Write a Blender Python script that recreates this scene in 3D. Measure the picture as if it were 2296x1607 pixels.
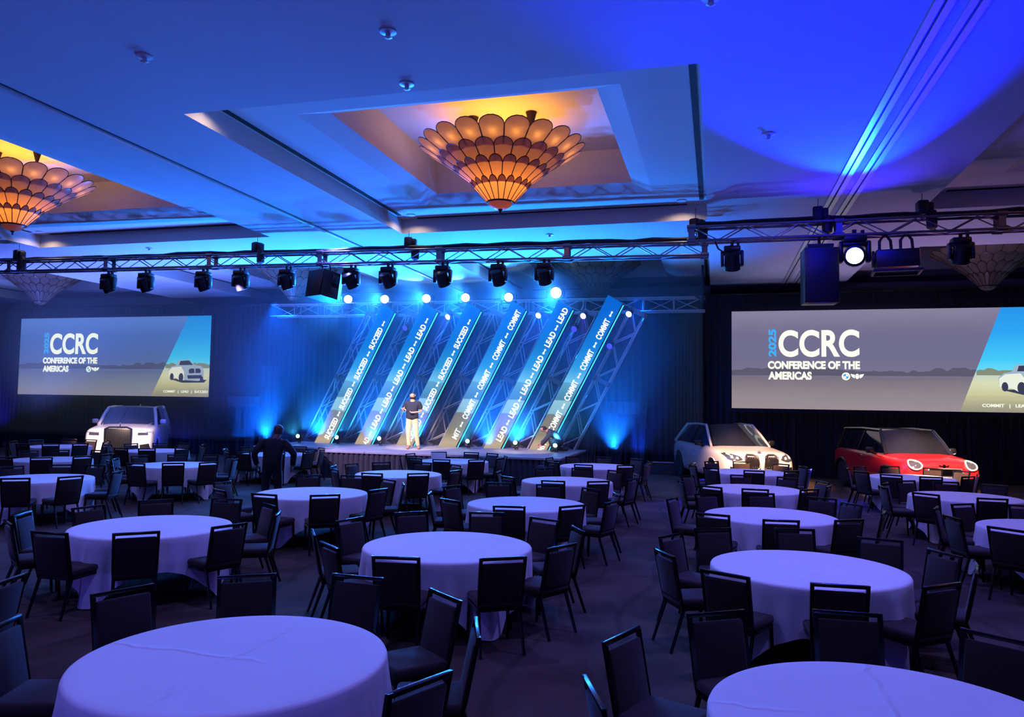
import bpy, bmesh, math, random
from math import sin, cos, pi, radians as R, sqrt, atan2
from mathutils import Vector as V, Matrix, Euler
from mathutils.bvhtree import BVHTree
random.seed(7)
S = bpy.context.scene
COL = S.collection
for o in list(bpy.data.objects): bpy.data.objects.remove(o)

# ------------------------------------------------------------------ camera
FPX, YAW, PITCH, ROLL, HC = 1696.9, R(15.101), R(3.308), R(0.889), 2.339
fw = V((-sin(YAW)*cos(PITCH), cos(YAW)*cos(PITCH), sin(PITCH)))
r0 = V((cos(YAW), sin(YAW), 0)); u0 = r0.cross(fw)
rt = cos(ROLL)*r0 + sin(ROLL)*u0; up = rt.cross(fw)
cam = bpy.data.objects.new('camera', bpy.data.cameras.new('camera')); COL.objects.link(cam)
cam.matrix_world = Matrix(((rt.x, up.x, -fw.x, 0), (rt.y, up.y, -fw.y, 0), (rt.z, up.z, -fw.z, HC), (0, 0, 0, 1)))
cam.data.sensor_width = 36; cam.data.sensor_fit = 'HORIZONTAL'; cam.data.lens = FPX/2296*36
cam.data.clip_start = .05; cam.data.clip_end = 200
S.camera = cam

# ------------------------------------------------------------------ world, exposure
w = bpy.data.worlds.new('world'); S.world = w; w.use_nodes = True
w.node_tree.nodes['Background'].inputs[0].default_value = (.02, .03, .09, 1)
w.node_tree.nodes['Background'].inputs[1].default_value = .3
S.view_settings.view_transform = 'Standard'; S.view_settings.look = 'None'
S.view_settings.gamma = 1; S.view_settings.exposure = 0; S.view_settings.use_curve_mapping = False
S.cycles.use_denoising = True
S.cycles.max_bounces = 6; S.cycles.diffuse_bounces = 3; S.cycles.glossy_bounces = 2
S.cycles.transmission_bounces = 4; S.cycles.volume_bounces = 0; S.cycles.transparent_max_bounces = 4
S.cycles.sample_clamp_indirect = 3; S.cycles.caustics_reflective = False; S.cycles.caustics_refractive = False

# ------------------------------------------------------------------ lamps
def lamp(kind, name, loc, col, watt, aim=None, ang=60, blend=.5, rad=.1, vol=1.0):
    d = bpy.data.lights.new(name, kind); d.color = col; d.energy = watt
    if kind == 'AREA': d.shape = 'DISK'; d.size = rad*2; d.spread = R(ang) if ang != 60 else pi
    else: d.shadow_soft_size = rad
    if kind == 'SPOT': d.spot_size = R(ang); d.spot_blend = blend
    d.volume_factor = vol
    o = bpy.data.objects.new(name, d); COL.objects.link(o); o.location = loc
    if aim is not None: o.rotation_euler = (V(aim)-V(loc)).to_track_quat('-Z', 'Y').to_euler()
    return o
STAGE_SPOTS = [(-13.4, 25.6, 6.08), (-11.9, 25.6, 6.05), (-10.24, 25.6, 6.04), (-8.73, 25.6, 6.04), (-7.11, 25.6, 6.02), (-5.39, 25.6, 6.02)]
BIG_BLUE = (2.7, 16.4, 5.49)
FLOOR_BEAMS = [(-14.03, 23.6, .98), (-12.54, 23.6, .95), (-10.96, 23.6, .95), (-7.83, 23.6, .95), (-6.22, 23.6, .95), (-4.83, 23.2, .95)]
VIOLET_PARS = [(-9.26, 25.5, 5.38), (-5.93, 25.5, 5.38), (-4.36, 25.5, 5.34), (-2.81, 25.5, 5.38)]
# audience wash: unseen violet-blue lamps just under the ceiling
for (x, y, k) in [(-9.4, 5.5, .7), (-9.4, 11, .85), (-9.4, 17.2, 1), (1.2, 2.2, .55), (1.2, 8, .8), (1.2, 13.2, .9), (1.2, 18.6, .9), (-17, 20.2, .9), (-16.5, 8.5, .7), (6.5, 8.2, .7), (6.5, 18.8, .9), (-4, 7.6, .7), (-4, 1.5, .6), (-4, 19.0, .9)]:
    lamp('AREA', 'house_wash', (x, y, 6.5), (.19, .2, 1), 84*k, (x, y, 0), 110, rad=.18, vol=0)
    lamp('AREA', 'bounce_fill', (x, y, 6.5), (1, .55, .6), 12*k, (x, y, 0), rad=.18, vol=0)  # added pinkish fill standing for bounce on the cloth sides
# stage-top moving heads, azure towards the audience
for p in STAGE_SPOTS:
    lamp('SPOT', 'stage_spot', (p[0], p[1]-.35, p[2]), (.015, .2, 1), 2600, (p[0]+1.5, 8, 2.0), 66, .6, .12, 2.5)
# azure wash on to the ceiling over the stage
for x in (-13, -9.5, -6):
    lamp('SPOT', 'ceiling_fill', (x, 23.4, 1.2), (.003, .16, 1), 4200, (x, 17, 6.6), 100, .8, .1, 1.0)  # added fill spots to turn the ceiling azure, no fixtures here
for x in (-15, -11, -7, -3):
    lamp('SPOT', 'ceiling_fill', (x, 23.2, .95), (.004, .15, 1), 5200, (x, 21.3, 6.6), 90, .9, .1, .4)  # more added azure fill, straight up behind the truss
for p in STAGE_SPOTS:
    lamp('SPOT', 'spot_spill', (p[0], p[1]-.3, p[2]+.1), (.1, .6, 1), 350, (p[0]-.1, 23.9, 6.75), 60, .8, .06, .3)
lamp('SPOT', 'ceiling_fill', (-9.5, 20.0, 3.4), (.02, .06, 1), 1800, (-9, 9, 6.6), 110, .9, .3, 0)  # added blue fill hanging in mid-air, for the ceiling over the hall
lamp('SPOT', 'ceiling_fill', (7.0, 23.8, .3), (.5, .37, 1), 800, (4.5, 22.5, 6.6), 100, .9, .2, 0)  # added mauve fill standing for bounce on the ceiling above the cars
lamp('SPOT', 'rear_bounce_fill', (-13, -3, .5), (.15, .11, 1), 750, (-9, 5, 6.6), 120, .9, .3, 0)  # violet spots added behind the camera, standing for bounce on the ceiling
lamp('SPOT', 'rear_bounce_fill', (-1, -5, .5), (.08, .04, 1), 450, (-3, 4, 6.6), 120, .9, .3, 0)
lamp('SPOT', 'beam_spill', (BIG_BLUE[0], BIG_BLUE[1]-.3, BIG_BLUE[2]+.02), (.03, .0, 1), 260, (1.9, 13.5, 6.6), 150, .9, .06, 0)
for x, e in ((-25, 1.1), (-16.9, .9)):
    lamp('SPOT', 'ceiling_fill', (x, 21.6, .5), (.1, .17, 1), 5000*e, (x+.5, 21.5, 6.6), 110, .9, .15, 0)  # added blue fill for the dim far end of the ceiling
for x in (-16, -12.5, -9, -5.5, -2.5):
    lamp('SPOT', 'drape_fill', (x, 24.9, 5.95), (.0, .11, 1), 1700 if x < -4 else 350, (x-.3, 27.1, 1.6), 100, .9, .08, 1.3)  # blue fill spots added to tint the drape and haze
lamp('SPOT', 'ceiling_beam', (BIG_BLUE[0], BIG_BLUE[1]-.3, BIG_BLUE[2]+.02), (.0, .006, 1), 20000, (1.6, 10.6, 7.05), 46, .6, .06, .1)
for p in FLOOR_BEAMS:
    lamp('SPOT', 'floor_beam', (p[0], p[1]-.2, p[2]+.08), (.05, .6, 1), 160, (p[0]+.5, p[1]-4, 6), 80, .5, .06, .5)
    lamp('SPOT', 'floor_beam_rear', (p[0], p[1]+.15, p[2]+.3), (.03, .4, 1), 260, (p[0]+1.0, 25.2, 3.2), 120, .7, .06, .0)
for p in VIOLET_PARS:
    lamp('SPOT', 'violet_par', (p[0], p[1]-.2, p[2]-.05), (.1, .06, 1), 120, (p[0]-.5, 23, 1), 70, .5, .05, .5)
# warm key light on presenter, stage and cars (fixtures on the front truss)
lamp('SPOT', 'stage_key', (-8.2, 17.2, 5.3), (1, .72, .42), 5000, (-9.3, 22.6, 1.6), 20, .6, .08, .05)
lamp('SPOT', 'stage_key', (-5.6, 17.3, 5.3), (1, .66, .45), 2600, (-5.8, 23.4, .9), 18, .6, .08, .05)
lamp('SPOT', 'stage_wash', (-12.2, 16.9, 5.3), (.7, .5, 1), 3500, (-9.5, 22.2, .8), 48, .7, .08, .05)
lamp('SPOT', 'car_key', (-15.6, 16.7, 5.3), (1, .68, .55), 8000, (-19.8, 21.6, .9), 22, .6, .08, 0)
lamp('SPOT', 'car_key', (.9, 16.0, 5.3), (1, .52, .24), 14000, (1.2, 22.2, .8), 26, .6, .08, 0)
lamp('SPOT', 'car_key', (5.4, 16.0, 5.3), (1, .56, .32), 15000, (5.6, 21.4, .8), 28, .6, .08, 0)
lamp('SPOT', 'drape_uplight', (-2.5, 25.6, .15), (.0, .06, 1), 520, (-2.55, 26.5, 1.6), 60, .8, .04, 0)
lamp('SPOT', 'drape_uplight', (-17.6, 25.2, .15), (.0, .12, 1), 1500, (-17.6, 26.6, 2.2), 70, .8, .04, 0)
lamp('SPOT', 'drape_uplight', (-31.4, 25.6, .15), (.01, .005, 1), 900, (-31.3, 26.9, 1.8), 60, .8, .04, 0)
lamp('SPOT', 'floor_blue', (-.55, 19.9, .55), (.01, .01, 1), 160, (.3, 17.5, 0), 130, .6, .05, 0)
lamp('SPOT', 'floor_blue', (-17.6, 22.4, .5), (.04, .05, 1), 260, (-20, 24, 1), 70, .6, .05, 0)
lamp('SPOT', 'floor_blue', (2.9, 21.4, .6), (.01, .01, 1), 160, (2.9, 18.0, 0), 120, .6, .05, 0)

# ------------------------------------------------------------------ helpers
def lin(c):
    return tuple(((x/255)/12.92 if x/255 <= .04045 else ((x/255+.055)/1.055)**2.4) for x in c)
def nt(name):
    m = bpy.data.materials.new(name); m.use_nodes = True; t = m.node_tree; t.nodes.clear()
    out = t.nodes.new('ShaderNodeOutputMaterial'); return m, t, out
def N(t, typ, **kw):
    n = t.nodes.new('ShaderNode'+typ)
    for k, v in kw.items():
        if k in n.inputs: n.inputs[k].default_value = v
        else: setattr(n, k, v)
    return n
def mat(name, col, rough=.6, metal=0, var=.15, scale=8, bump=0, bscale=60, spec=.5, coat=0, sheen=0):
    m, t, out = nt(name); L = t.links.new
    b = N(t, 'BsdfPrincipled', Roughness=rough, Metallic=metal)
    b.inputs['Specular IOR Level'].default_value = spec
    if coat: b.inputs['Coat Weight'].default_value = coat; b.inputs['Coat Roughness'].default_value = .06
    if sheen: b.inputs['Sheen Weight'].default_value = sheen
    tc = N(t, 'TexCoord'); nz = N(t, 'TexNoise', Scale=scale, Detail=4.0); L(tc.outputs['Object'], nz.inputs['Vector'])
    mx = N(t, 'Mix', data_type='RGBA'); mx.inputs[6].default_value = (*[c*(1-var) for c in col], 1); mx.inputs[7].default_value = (*[min(1, c*(1+var)) for c in col], 1)
    L(nz.outputs['Fac'], mx.inputs[0]); L(mx.outputs[2], b.inputs['Base Color'])
    if bump:
        n2 = N(t, 'TexNoise', Scale=bscale, Detail=3.0); L(tc.outputs['Object'], n2.inputs['Vector'])
        bp = N(t, 'Bump', Strength=bump, Distance=.02); L(n2.outputs['Fac'], bp.inputs['Height']); L(bp.outputs[0], b.inputs['Normal'])
    L(b.outputs[0], out.inputs[0]); return m
def emit(name, col, s=1.0):
    m, t, out = nt(name); e = N(t, 'Emission', Strength=s); e.inputs[0].default_value = (*col, 1)
    t.links.new(e.outputs[0], out.inputs[0]); return m
def ramp_emit(name, axis, lo, hi, stops, s=1.0, nscale=0, namp=0, inter='LINEAR', noisevec=(1, 1, 1)):
    m, t, out = nt(name); L = t.links.new
    tc = N(t, 'TexCoord'); sx = N(t, 'SeparateXYZ'); L(tc.outputs['Object'], sx.inputs[0])
    val = sx.outputs[axis]
    if namp:
        mp = N(t, 'Mapping'); mp.inputs['Scale'].default_value = noisevec; L(tc.outputs['Object'], mp.inputs['Vector'])
        nz = N(t, 'TexNoise', Scale=nscale, Detail=5.0); L(mp.outputs[0], nz.inputs['Vector'])
        a = N(t, 'Math', operation='MULTIPLY_ADD'); a.inputs[1].default_value = namp; L(nz.outputs['Fac'], a.inputs[0]); L(val, a.inputs[2]); val = a.outputs[0]
    mr = N(t, 'MapRange'); mr.inputs['From Min'].default_value = lo; mr.inputs['From Max'].default_value = hi; L(val, mr.inputs['Value'])
    cr = N(t, 'ValToRGB'); cr.color_ramp.interpolation = inter; el = cr.color_ramp.elements
    while len(el) > 1: el.remove(el[-1])
    el[0].position = stops[0][0]; el[0].color = (*lin(stops[0][1]), 1)
    for p, c in stops[1:]: e = el.new(p); e.color = (*lin(c), 1)
    L(mr.outputs[0], cr.inputs[0]); em = N(t, 'Emission', Strength=s); L(cr.outputs[0], em.inputs[0]); L(em.outputs[0], out.inputs[0]); return m

class MB:
    def __init__(s): s.v = []; s.f = []; s.m = []
    def add(s, vs, fs, mi=0):
        o = len(s.v); s.v += [tuple(p) for p in vs]; s.f += [tuple(i+o for i in f) for f in fs]; s.m += [mi]*len(fs); return s
    def box(s, c, d, rot=None, mi=0):
        vs = [V((x*d[0]/2, y*d[1]/2, z*d[2]/2)) for x in (-1, 1) for y in (-1, 1) for z in (-1, 1)]
        if rot: vs = [Euler(rot).to_matrix() @ p for p in vs]
        vs = [p+V(c) for p in vs]
        return s.add(vs, [(0, 1, 3, 2), (4, 6, 7, 5), (0, 4, 5, 1), (2, 3, 7, 6), (0, 2, 6, 4), (1, 5, 7, 3)], mi)
    def rbox(s, c, d, bev=.02, seg=2, rot=None, mi=0):
        bm = bmesh.new(); bmesh.ops.create_cube(bm, size=1)
        for p in bm.verts: p.co = V((p.co.x*d[0], p.co.y*d[1], p.co.z*d[2]))
        bmesh.ops.bevel(bm, geom=bm.edges[:]+bm.verts[:], offset=bev, segments=seg, profile=.5, affect='EDGES')
        M = Euler(rot).to_matrix() if rot else Matrix.Identity(3)
        bm.verts.index_update(); vs = [M @ p.co + V(c) for p in bm.verts]; fs = [tuple(q.index for q in f.verts) for f in bm.faces]; bm.free()
        return s.add(vs, fs, mi)
    def tube(s, a, b, r, r2=None, n=8, cap=True, mi=0, ph=0):
        a, b = V(a), V(b); r2 = r if r2 is None else r2; d = (b-a).normalized()
        x = d.orthogonal().normalized() if abs(d.z) < .999 else V((1, 0, 0)); y = d.cross(x)
        vs = []
        for p, q in ((a, r), (b, r2)):
            for i in range(n): t = 2*pi*i/n+ph; vs.append(p+q*(cos(t)*x+sin(t)*y))
        fs = [(i, (i+1) % n, n+(i+1) % n, n+i) for i in range(n)]
        if cap: fs += [tuple(range(n))[::-1], tuple(range(n, 2*n))]
        return s.add(vs, fs, mi)
    def path(s, pts, r, n=6, mi=0, closed=False):
        pts = [V(p) for p in pts]; k = len(pts); vs = []; px = None
        for i, p in enumerate(pts):
            if closed: d = (pts[(i+1) % k]-pts[i-1])
            else: d = pts[min(i+1, k-1)]-pts[max(i-1, 0)]
            d = d.normalized()
            x = d.orthogonal().normalized() if px is None else (px-d*px.dot(d)).normalized()
            px = x; y = d.cross(x)
            vs += [p+r*(cos(2*pi*j/n)*x+sin(2*pi*j/n)*y) for j in range(n)]
        fs = []
        for i in range(k if closed else k-1):
            a, b = i*n, ((i+1) % k)*n
            fs += [(a+j, a+(j+1) % n, b+(j+1) % n, b+j) for j in range(n)]
        if not closed: fs += [tuple(range(n))[::-1], tuple(range((k-1)*n, k*n))]
        return s.add(vs, fs, mi)
    def lathe(s, prof, n=16, c=(0, 0, 0), mi=0):
        vs = []; k = len(prof)
        for (r, z) in prof: vs += [(c[0]+r*cos(2*pi*j/n), c[1]+r*sin(2*pi*j/n), c[2]+z) for j in range(n)]
        fs = []
        for i in range(k-1): fs += [(i*n+j, i*n+(j+1) % n, (i+1)*n+(j+1) % n, (i+1)*n+j) for j in range(n)]
        fs += [tuple(range(n))[::-1], tuple(range((k-1)*n, k*n))]
        return s.add(vs, fs, mi)
    def prism(s, pts, d, mi=0):
        """pts: 3-D polygon, extruded by the vector d"""
        pts = [V(p) for p in pts]; d = V(d); n = len(pts)
        return s.add(pts+[p+d for p in pts], [tuple(range(n))[::-1], tuple(range(n, 2*n))]+[(i, (i+1) % n, n+(i+1) % n, n+i) for i in range(n)], mi)
    def mesh(s, name, mats, smooth=40):
        me = bpy.data.meshes.new(name); me.from_pydata(s.v, [], s.f)
        mats = mats if isinstance(mats, (list, tuple)) else [mats]
        for m in mats: me.materials.append(m)
        if len(mats) > 1: me.polygons.foreach_set('material_index', s.m)
        bm = bmesh.new(); bm.from_mesh(me); bmesh.ops.recalc_face_normals(bm, faces=bm.faces[:]); bm.to_mesh(me); bm.free()
        if smooth:
            me.polygons.foreach_set('use_smooth', [True]*len(me.polygons)); me.set_sharp_from_angle(angle=R(smooth))
        me.update(); return me
def ob(name, data, parent=None, loc=(0, 0, 0), rot=(0, 0, 0), scale=None):
    o = bpy.data.objects.new(name, data); COL.objects.link(o)
    if parent: o.parent = parent
    o.location = loc; o.rotation_euler = rot
    if scale: o.scale = scale
    return o
def tag(o, label, cat, group=None, kind=None):
    o['label'] = label; o['category'] = cat
    if group: o['group'] = group
    if kind: o['kind'] = kind
    return o
def thing(name, label, cat, loc=(0, 0, 0), rz=0, group=None, scale=None):
    return tag(ob(name, None, None, loc, (0, 0, rz), scale), label, cat, group)
def struct(name, data, parent=None, **k):
    o = ob(name, data, parent, **k)
    if not parent: o['kind'] = 'structure'
    return o
def copy_tree(o, parent=None):
    c = o.copy(); COL.objects.link(c); c.parent = parent
    for ch in list(o.children): copy_tree(ch, c)
    return c
def text_mesh(s, size, m, ax='CENTER', ay='CENTER', spacing=1.0, bold=.0, sx=1.0):
    cu = bpy.data.curves.new('text', 'FONT'); cu.body = s; cu.size = size; cu.align_x = ax; cu.align_y = ay; cu.space_character = spacing; cu.offset = bold; cu.resolution_u = 6; cu.extrude = .004
    o = bpy.data.objects.new('text', cu); COL.objects.link(o)
    dg = bpy.context.evaluated_depsgraph_get(); me = bpy.data.meshes.new_from_object(o.evaluated_get(dg))
    bpy.data.objects.remove(o); me.materials.clear(); me.materials.append(m)
    if sx != 1: me.transform(Matrix.Diagonal((sx, 1, 1, 1)))
    return me
# ------------------------------------------------------------------ materials
M = {}
M['ceil'] = mat('ceiling_paint', (.62, .62, .64), .85, var=.05, scale=1.5, bump=.06, bscale=25)
M['coffer'] = mat('coffer_paint', (.66, .64, .60), .8, var=.04, scale=2)
M['slot'] = mat('slot_black', (.008, .008, .012), .7)
M['alu'] = mat('aluminium', (.55, .56, .58), .3, 1, var=.08)
M['track'] = mat('track_white', (.7, .7, .72), .35, .3, var=.05)
M['black_metal'] = mat('black_metal', (.014, .014, .018), .42, .3, var=.2)
M['black_plastic'] = mat('black_plastic', (.007, .007, .01), .35, var=.2)
M['truss'] = mat('truss_alu', (.22, .22, .25), .38, .9, var=.15)
M['tower'] = mat('tower_alu', (.5, .5, .54), .45, .6, var=.1)
M['cable'] = mat('cable_black', (.012, .012, .016), .55)
M['drape'] = mat('drape_velvet', (.016, .017, .028), .95, var=.25, scale=3, bump=.2, bscale=40, spec=.1, sheen=.2)
M['drape_grey'] = mat('drape_grey', (.05, .05, .065), .95, var=.2, scale=3, spec=.1)
M['wall'] = mat('wall_fabric', (.12, .11, .12), .9)
M['deck'] = mat('stage_deck', (.38, .36, .38), .45, var=.2, scale=4, bump=.05)
M['skirt'] = mat('stage_skirt', (.035, .033, .04), .95, var=.3, bump=.3)
M['cloth'] = None
M['chair_fabric'] = mat('chair_fabric', (.03, .018, .015), .9, var=.3, scale=30, bump=.15, bscale=250, spec=.2, sheen=.15)
M['chair_frame'] = mat('chair_frame', (.007, .006, .007), .22, .3, var=.2)
M['wood'] = mat('plywood', (.3, .2, .12), .6)
M['wash_lens'] = emit('lens_white', (.8, 1, 1), 9)
M['blue_lens'] = emit('lens_blue_white', (.55, .9, 1), 11)
M['cyan_lens'] = emit('lens_cyan', (.25, .85, 1), 5)
M['violet_lens'] = emit('lens_violet', (.55, .45, 1), 6)
M['indigo_lens'] = emit('lens_indigo', (.03, .03, 1), 2.5)
M['warm_lens'] = emit('lens_warm', (1, .85, .6), 5)
M['bulb'] = emit('bulb_amber', (1, .55, .15), 14)
M['dark_lens'] = mat('lens_dark', (.01, .012, .02), .08, spec=.8)
M['strip'] = emit('edge_strip', lin((70, 225, 255)), 1.6)
M['letter'] = emit('letters_white', lin((245, 255, 232)), 1.15)
M['letter_col'] = emit('letters_warm_white', lin((255, 255, 245)), 1.3)
M['letter_blue'] = emit('letters_blue', lin((60, 170, 250)), 1.1)
def cloth_mat():
    m, t, out = nt('tablecloth_white'); L = t.links.new
    b = N(t, 'BsdfPrincipled', Roughness=.85); b.inputs['Specular IOR Level'].default_value = .15; b.inputs['Sheen Weight'].default_value = .15
    tc = N(t, 'TexCoord'); sx = N(t, 'SeparateXYZ'); L(tc.outputs['Object'], sx.inputs[0])
    nz = N(t, 'TexNoise', Scale=3.0, Detail=4.0); L(tc.outputs['Object'], nz.inputs['Vector'])
    fine = N(t, 'TexNoise', Scale=180.0, Detail=2.0); L(tc.outputs['Object'], fine.inputs['Vector'])
    # two pressed fold creases crossing at the middle, wandering a little
    hs = []
    for ax in (0, 1):
        wob = N(t, 'Math', operation='MULTIPLY_ADD'); wob.inputs[1].default_value = .22; L(nz.outputs['Fac'], wob.inputs[0]); L(sx.outputs[ax], wob.inputs[2])
        off = N(t, 'Math', operation='SUBTRACT'); off.inputs[1].default_value = .11; L(wob.outputs[0], off.inputs[0])
        ab = N(t, 'Math', operation='ABSOLUTE'); L(off.outputs[0], ab.inputs[0])
        mr = N(t, 'MapRange'); mr.inputs['From Min'].default_value = 0; mr.inputs['From Max'].default_value = .03; mr.inputs['To Min'].default_value = 1; mr.inputs['To Max'].default_value = 0; L(ab.outputs[0], mr.inputs['Value']); hs.append(mr.outputs[0])
    ad0 = N(t, 'Math', operation='MAXIMUM'); L(hs[0], ad0.inputs[0]); L(hs[1], ad0.inputs[1])
    oi = N(t, 'ObjectInfo'); vm = N(t, 'VectorMath', operation='ADD'); L(tc.outputs['Object'], vm.inputs[0]); L(oi.outputs['Location'], vm.inputs[1])
    nm = N(t, 'TexNoise', Scale=1.6, Detail=1.0); L(vm.outputs[0], nm.inputs['Vector'])
    mk = N(t, 'MapRange'); mk.inputs['From Min'].default_value = .46; mk.inputs['From Max'].default_value = .62; L(nm.outputs['Fac'], mk.inputs['Value'])
    ad = N(t, 'Math', operation='MULTIPLY'); L(ad0.outputs[0], ad.inputs[0]); L(mk.outputs[0], ad.inputs[1])
    a2 = N(t, 'Math', operation='MULTIPLY_ADD'); a2.inputs[1].default_value = .12; L(fine.outputs['Fac'], a2.inputs[0]); L(ad.outputs[0], a2.inputs[2])
    bp = N(t, 'Bump', Strength=.7, Distance=.010); L(a2.outputs[0], bp.inputs['Height']); L(bp.outputs[0], b.inputs['Normal'])
    mx = N(t, 'Mix', data_type='RGBA'); mx.inputs[6].default_value = (.70, .68, .72, 1); mx.inputs[7].default_value = (.80, .78, .80, 1); L(nz.outputs['Fac'], mx.inputs[0]); L(mx.outputs[2], b.inputs['Base Color'])
    L(b.outputs[0], out.inputs[0]); return m
M['cloth'] = cloth_mat()
def carpet_mat():
    m, t, out = nt('carpet'); L = t.links.new
    b = N(t, 'BsdfPrincipled', Roughness=.95); b.inputs['Specular IOR Level'].default_value = .1
    tc = N(t, 'TexCoord')
    n1 = N(t, 'TexNoise', Scale=.55, Detail=3.0, Distortion=1.6); L(tc.outputs['Object'], n1.inputs['Vector'])
    wv = N(t, 'TexWave', Scale=.35, Distortion=9.0, Detail=2.0); wv.inputs['Detail Scale'].default_value = .6; L(tc.outputs['Object'], wv.inputs['Vector'])
    n2 = N(t, 'TexNoise', Scale=90.0, Detail=3.0); L(tc.outputs['Object'], n2.inputs['Vector'])
    c1 = N(t, 'ValToRGB'); e = c1.color_ramp.elements; e[0].position = .42; e[0].color = (.06, .04, .03, 1); e[1].position = .6; e[1].color = (.092, .064, .05, 1); L(n1.outputs['Fac'], c1.inputs[0])
    c2 = N(t, 'ValToRGB'); e = c2.color_ramp.elements; e[0].position = .0; e[0].color = (.72, .72, .72, 1); e[1].position = .05; e[1].color = (1, 1, 1, 1); L(wv.outputs['Fac'], c2.inputs[0])
    mx = N(t, 'Mix', data_type='RGBA', blend_type='MULTIPLY'); mx.inputs[0].default_value = 1; L(c1.outputs[0], mx.inputs[6]); L(c2.outputs[0], mx.inputs[7])
    c3 = N(t, 'ValToRGB'); e = c3.color_ramp.elements; e[0].position = .3; e[0].color = (.6, .6, .6, 1); e[1].position = .7; e[1].color = (1.2, 1.2, 1.2, 1); L(n2.outputs['Fac'], c3.inputs[0])
    m2 = N(t, 'Mix', data_type='RGBA', blend_type='MULTIPLY'); m2.inputs[0].default_value = 1; L(mx.outputs[2], m2.inputs[6]); L(c3.outputs[0], m2.inputs[7]); L(m2.outputs[2], b.inputs['Base Color'])
    bp = N(t, 'Bump', Strength=.4, Distance=.01); L(n2.outputs['Fac'], bp.inputs['Height']); L(bp.outputs[0], b.inputs['Normal'])
    L(b.outputs[0], out.inputs[0]); return m
M['carpet'] = carpet_mat()
def petal_mat():
    m, t, out = nt('petal_glass'); L = t.links.new
    d = N(t, 'BsdfPrincipled', Roughness=.3); d.inputs['Base Color'].default_value = (.3, .2, .16, 1)
    tr = N(t, 'BsdfTranslucent'); tr.inputs[0].default_value = (.55, .36, .24, 1)
    tc = N(t, 'TexCoord'); nz = N(t, 'TexNoise', Scale=9.0, Detail=5.0); L(tc.outputs['Object'], nz.inputs['Vector'])
    mr = N(t, 'MapRange'); mr.inputs['To Min'].default_value = .3; mr.inputs['To Max'].default_value = .7; L(nz.outputs['Fac'], mr.inputs['Value'])
    mx = N(t, 'MixShader'); L(mr.outputs[0], mx.inputs[0]); L(d.outputs[0], mx.inputs[1]); L(tr.outputs[0], mx.inputs[2]); L(mx.outputs[0], out.inputs[0]); return m
M['petal'] = petal_mat()
M['rim'] = mat('petal_rim', (.03, .018, .012), .4, .6)

# ------------------------------------------------------------------ room shell
X0, X1, Y0, Y1, H = -36, 20, -7, 34, 6.6
struct('floor', MB().box(((X0+X1)/2, (Y0+Y1)/2, -.05), (X1-X0, Y1-Y0, .1)).mesh('floor', M['carpet'], 0))
COFFERS = [(-3.97, 13.62), (-15.15, 13.3), (8.05, 13.62), (-3.97, 26.0), (-15.2, 25.6), (-26.4, 25.2), (8.05, 26.0), (-26.4, 13.3)]
CW, CD = 3.78, 4.12
cells = [(x-CW, x+CW, y-CD, y+CD) for x, y in COFFERS]
xs = sorted({X0, X1, *[c[0] for c in cells], *[c[1] for c in cells]}); ys = sorted({Y0, Y1, *[c[2] for c in cells], *[c[3] for c in cells]})
mb = MB()
for i in range(len(xs)-1):
    for j in range(len(ys)-1):
        cx, cy = (xs[i]+xs[i+1])/2, (ys[j]+ys[j+1])/2
        if any(c[0] < cx < c[1] and c[2] < cy < c[3] for c in cells): continue
        mb.add([(xs[i], ys[j], H), (xs[i+1], ys[j], H), (xs[i+1], ys[j+1], H), (xs[i], ys[j+1], H)], [(0, 3, 2, 1)])
mb.box(((X0+X1)/2, (Y0+Y1)/2, 8.4), (X1-X0, Y1-Y0, .1))
ceiling = struct('ceiling', mb.mesh('ceiling', M['ceil'], 0))
def rect(a, b, z): return [(-a, -b, z), (a, -b, z), (a, b, z), (-a, b, z)]
def rings(mb, seq, mi=0):
    for p, q in zip(seq[:-1], seq[1:]):
        mb.add(p+q, [(i, (i+1) % 4, 4+(i+1) % 4, 4+i) for i in range(4)], mi)
mb = MB(); a1, b1 = 2.63, 2.9
rings(mb, [rect(CW, CD, H), rect(CW, CD, H+.36), rect(a1, b1, H+.36), rect(a1-.4, b1-.4, H+.50), rect(a1-.4, b1-.4, H+1.25)])
mb.add(rect(a1-.4, b1-.4, H+1.25), [(0, 1, 2, 3)])
coffer_me = mb.mesh('coffer', M['coffer'], 0)
mb = MB()
for s in (-1, 1):
    mb.box((s*(CW-.12), 0, H+.352), (.1, 2*CD-.9, .012)); mb.box((0, s*(CD-.1), H+.352), (2*CW-.9, .08, .012))
slot_me = mb.mesh('air_slot', M['slot'], 0)
for x, y in COFFERS:
    ob('coffer', coffer_me, ceiling, (x, y, 0)); ob('air_slot', slot_me, ceiling, (x, y, 0))
for nm, c, d in [('wall_back', ((X0+X1)/2, Y1+.1, 4.2), (X1-X0, .2, 8.4)), ('wall_left', (X0-.1, (Y0+Y1)/2, 4.2), (.2, Y1-Y0, 8.4)), ('wall_right', (X1+.1, (Y0+Y1)/2, 4.2), (.2, Y1-Y0, 8.4)), ('wall_front', ((X0+X1)/2, Y0-.1, 4.2), (X1-X0, .2, 8.4))]:
    struct(nm, MB().box(c, d).mesh(nm, M['wall'], 0))
# partition tracks let into the ceiling
k = 0
for x, wd in [(2.31, .2), (2.66, .2), (-9.55, .08)]:
    k += 1; mb = MB()
    if wd > .1:
        for s in (-1, 1): mb.box((x+s*.06, 18.5, H-.012), (.085, 31, .03))
    else: mb.box((x, 18.5, H-.015), (.07, 31, .04))
    tr = struct('trim_%d' % k, mb.mesh('track', M['track'], 0))
    ob('track_slot', MB().box((x+(.0 if wd > .1 else .06), 18.5, H-.004), (.03, 31, .006)).mesh('slot', M['slot'], 0), tr)

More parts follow.
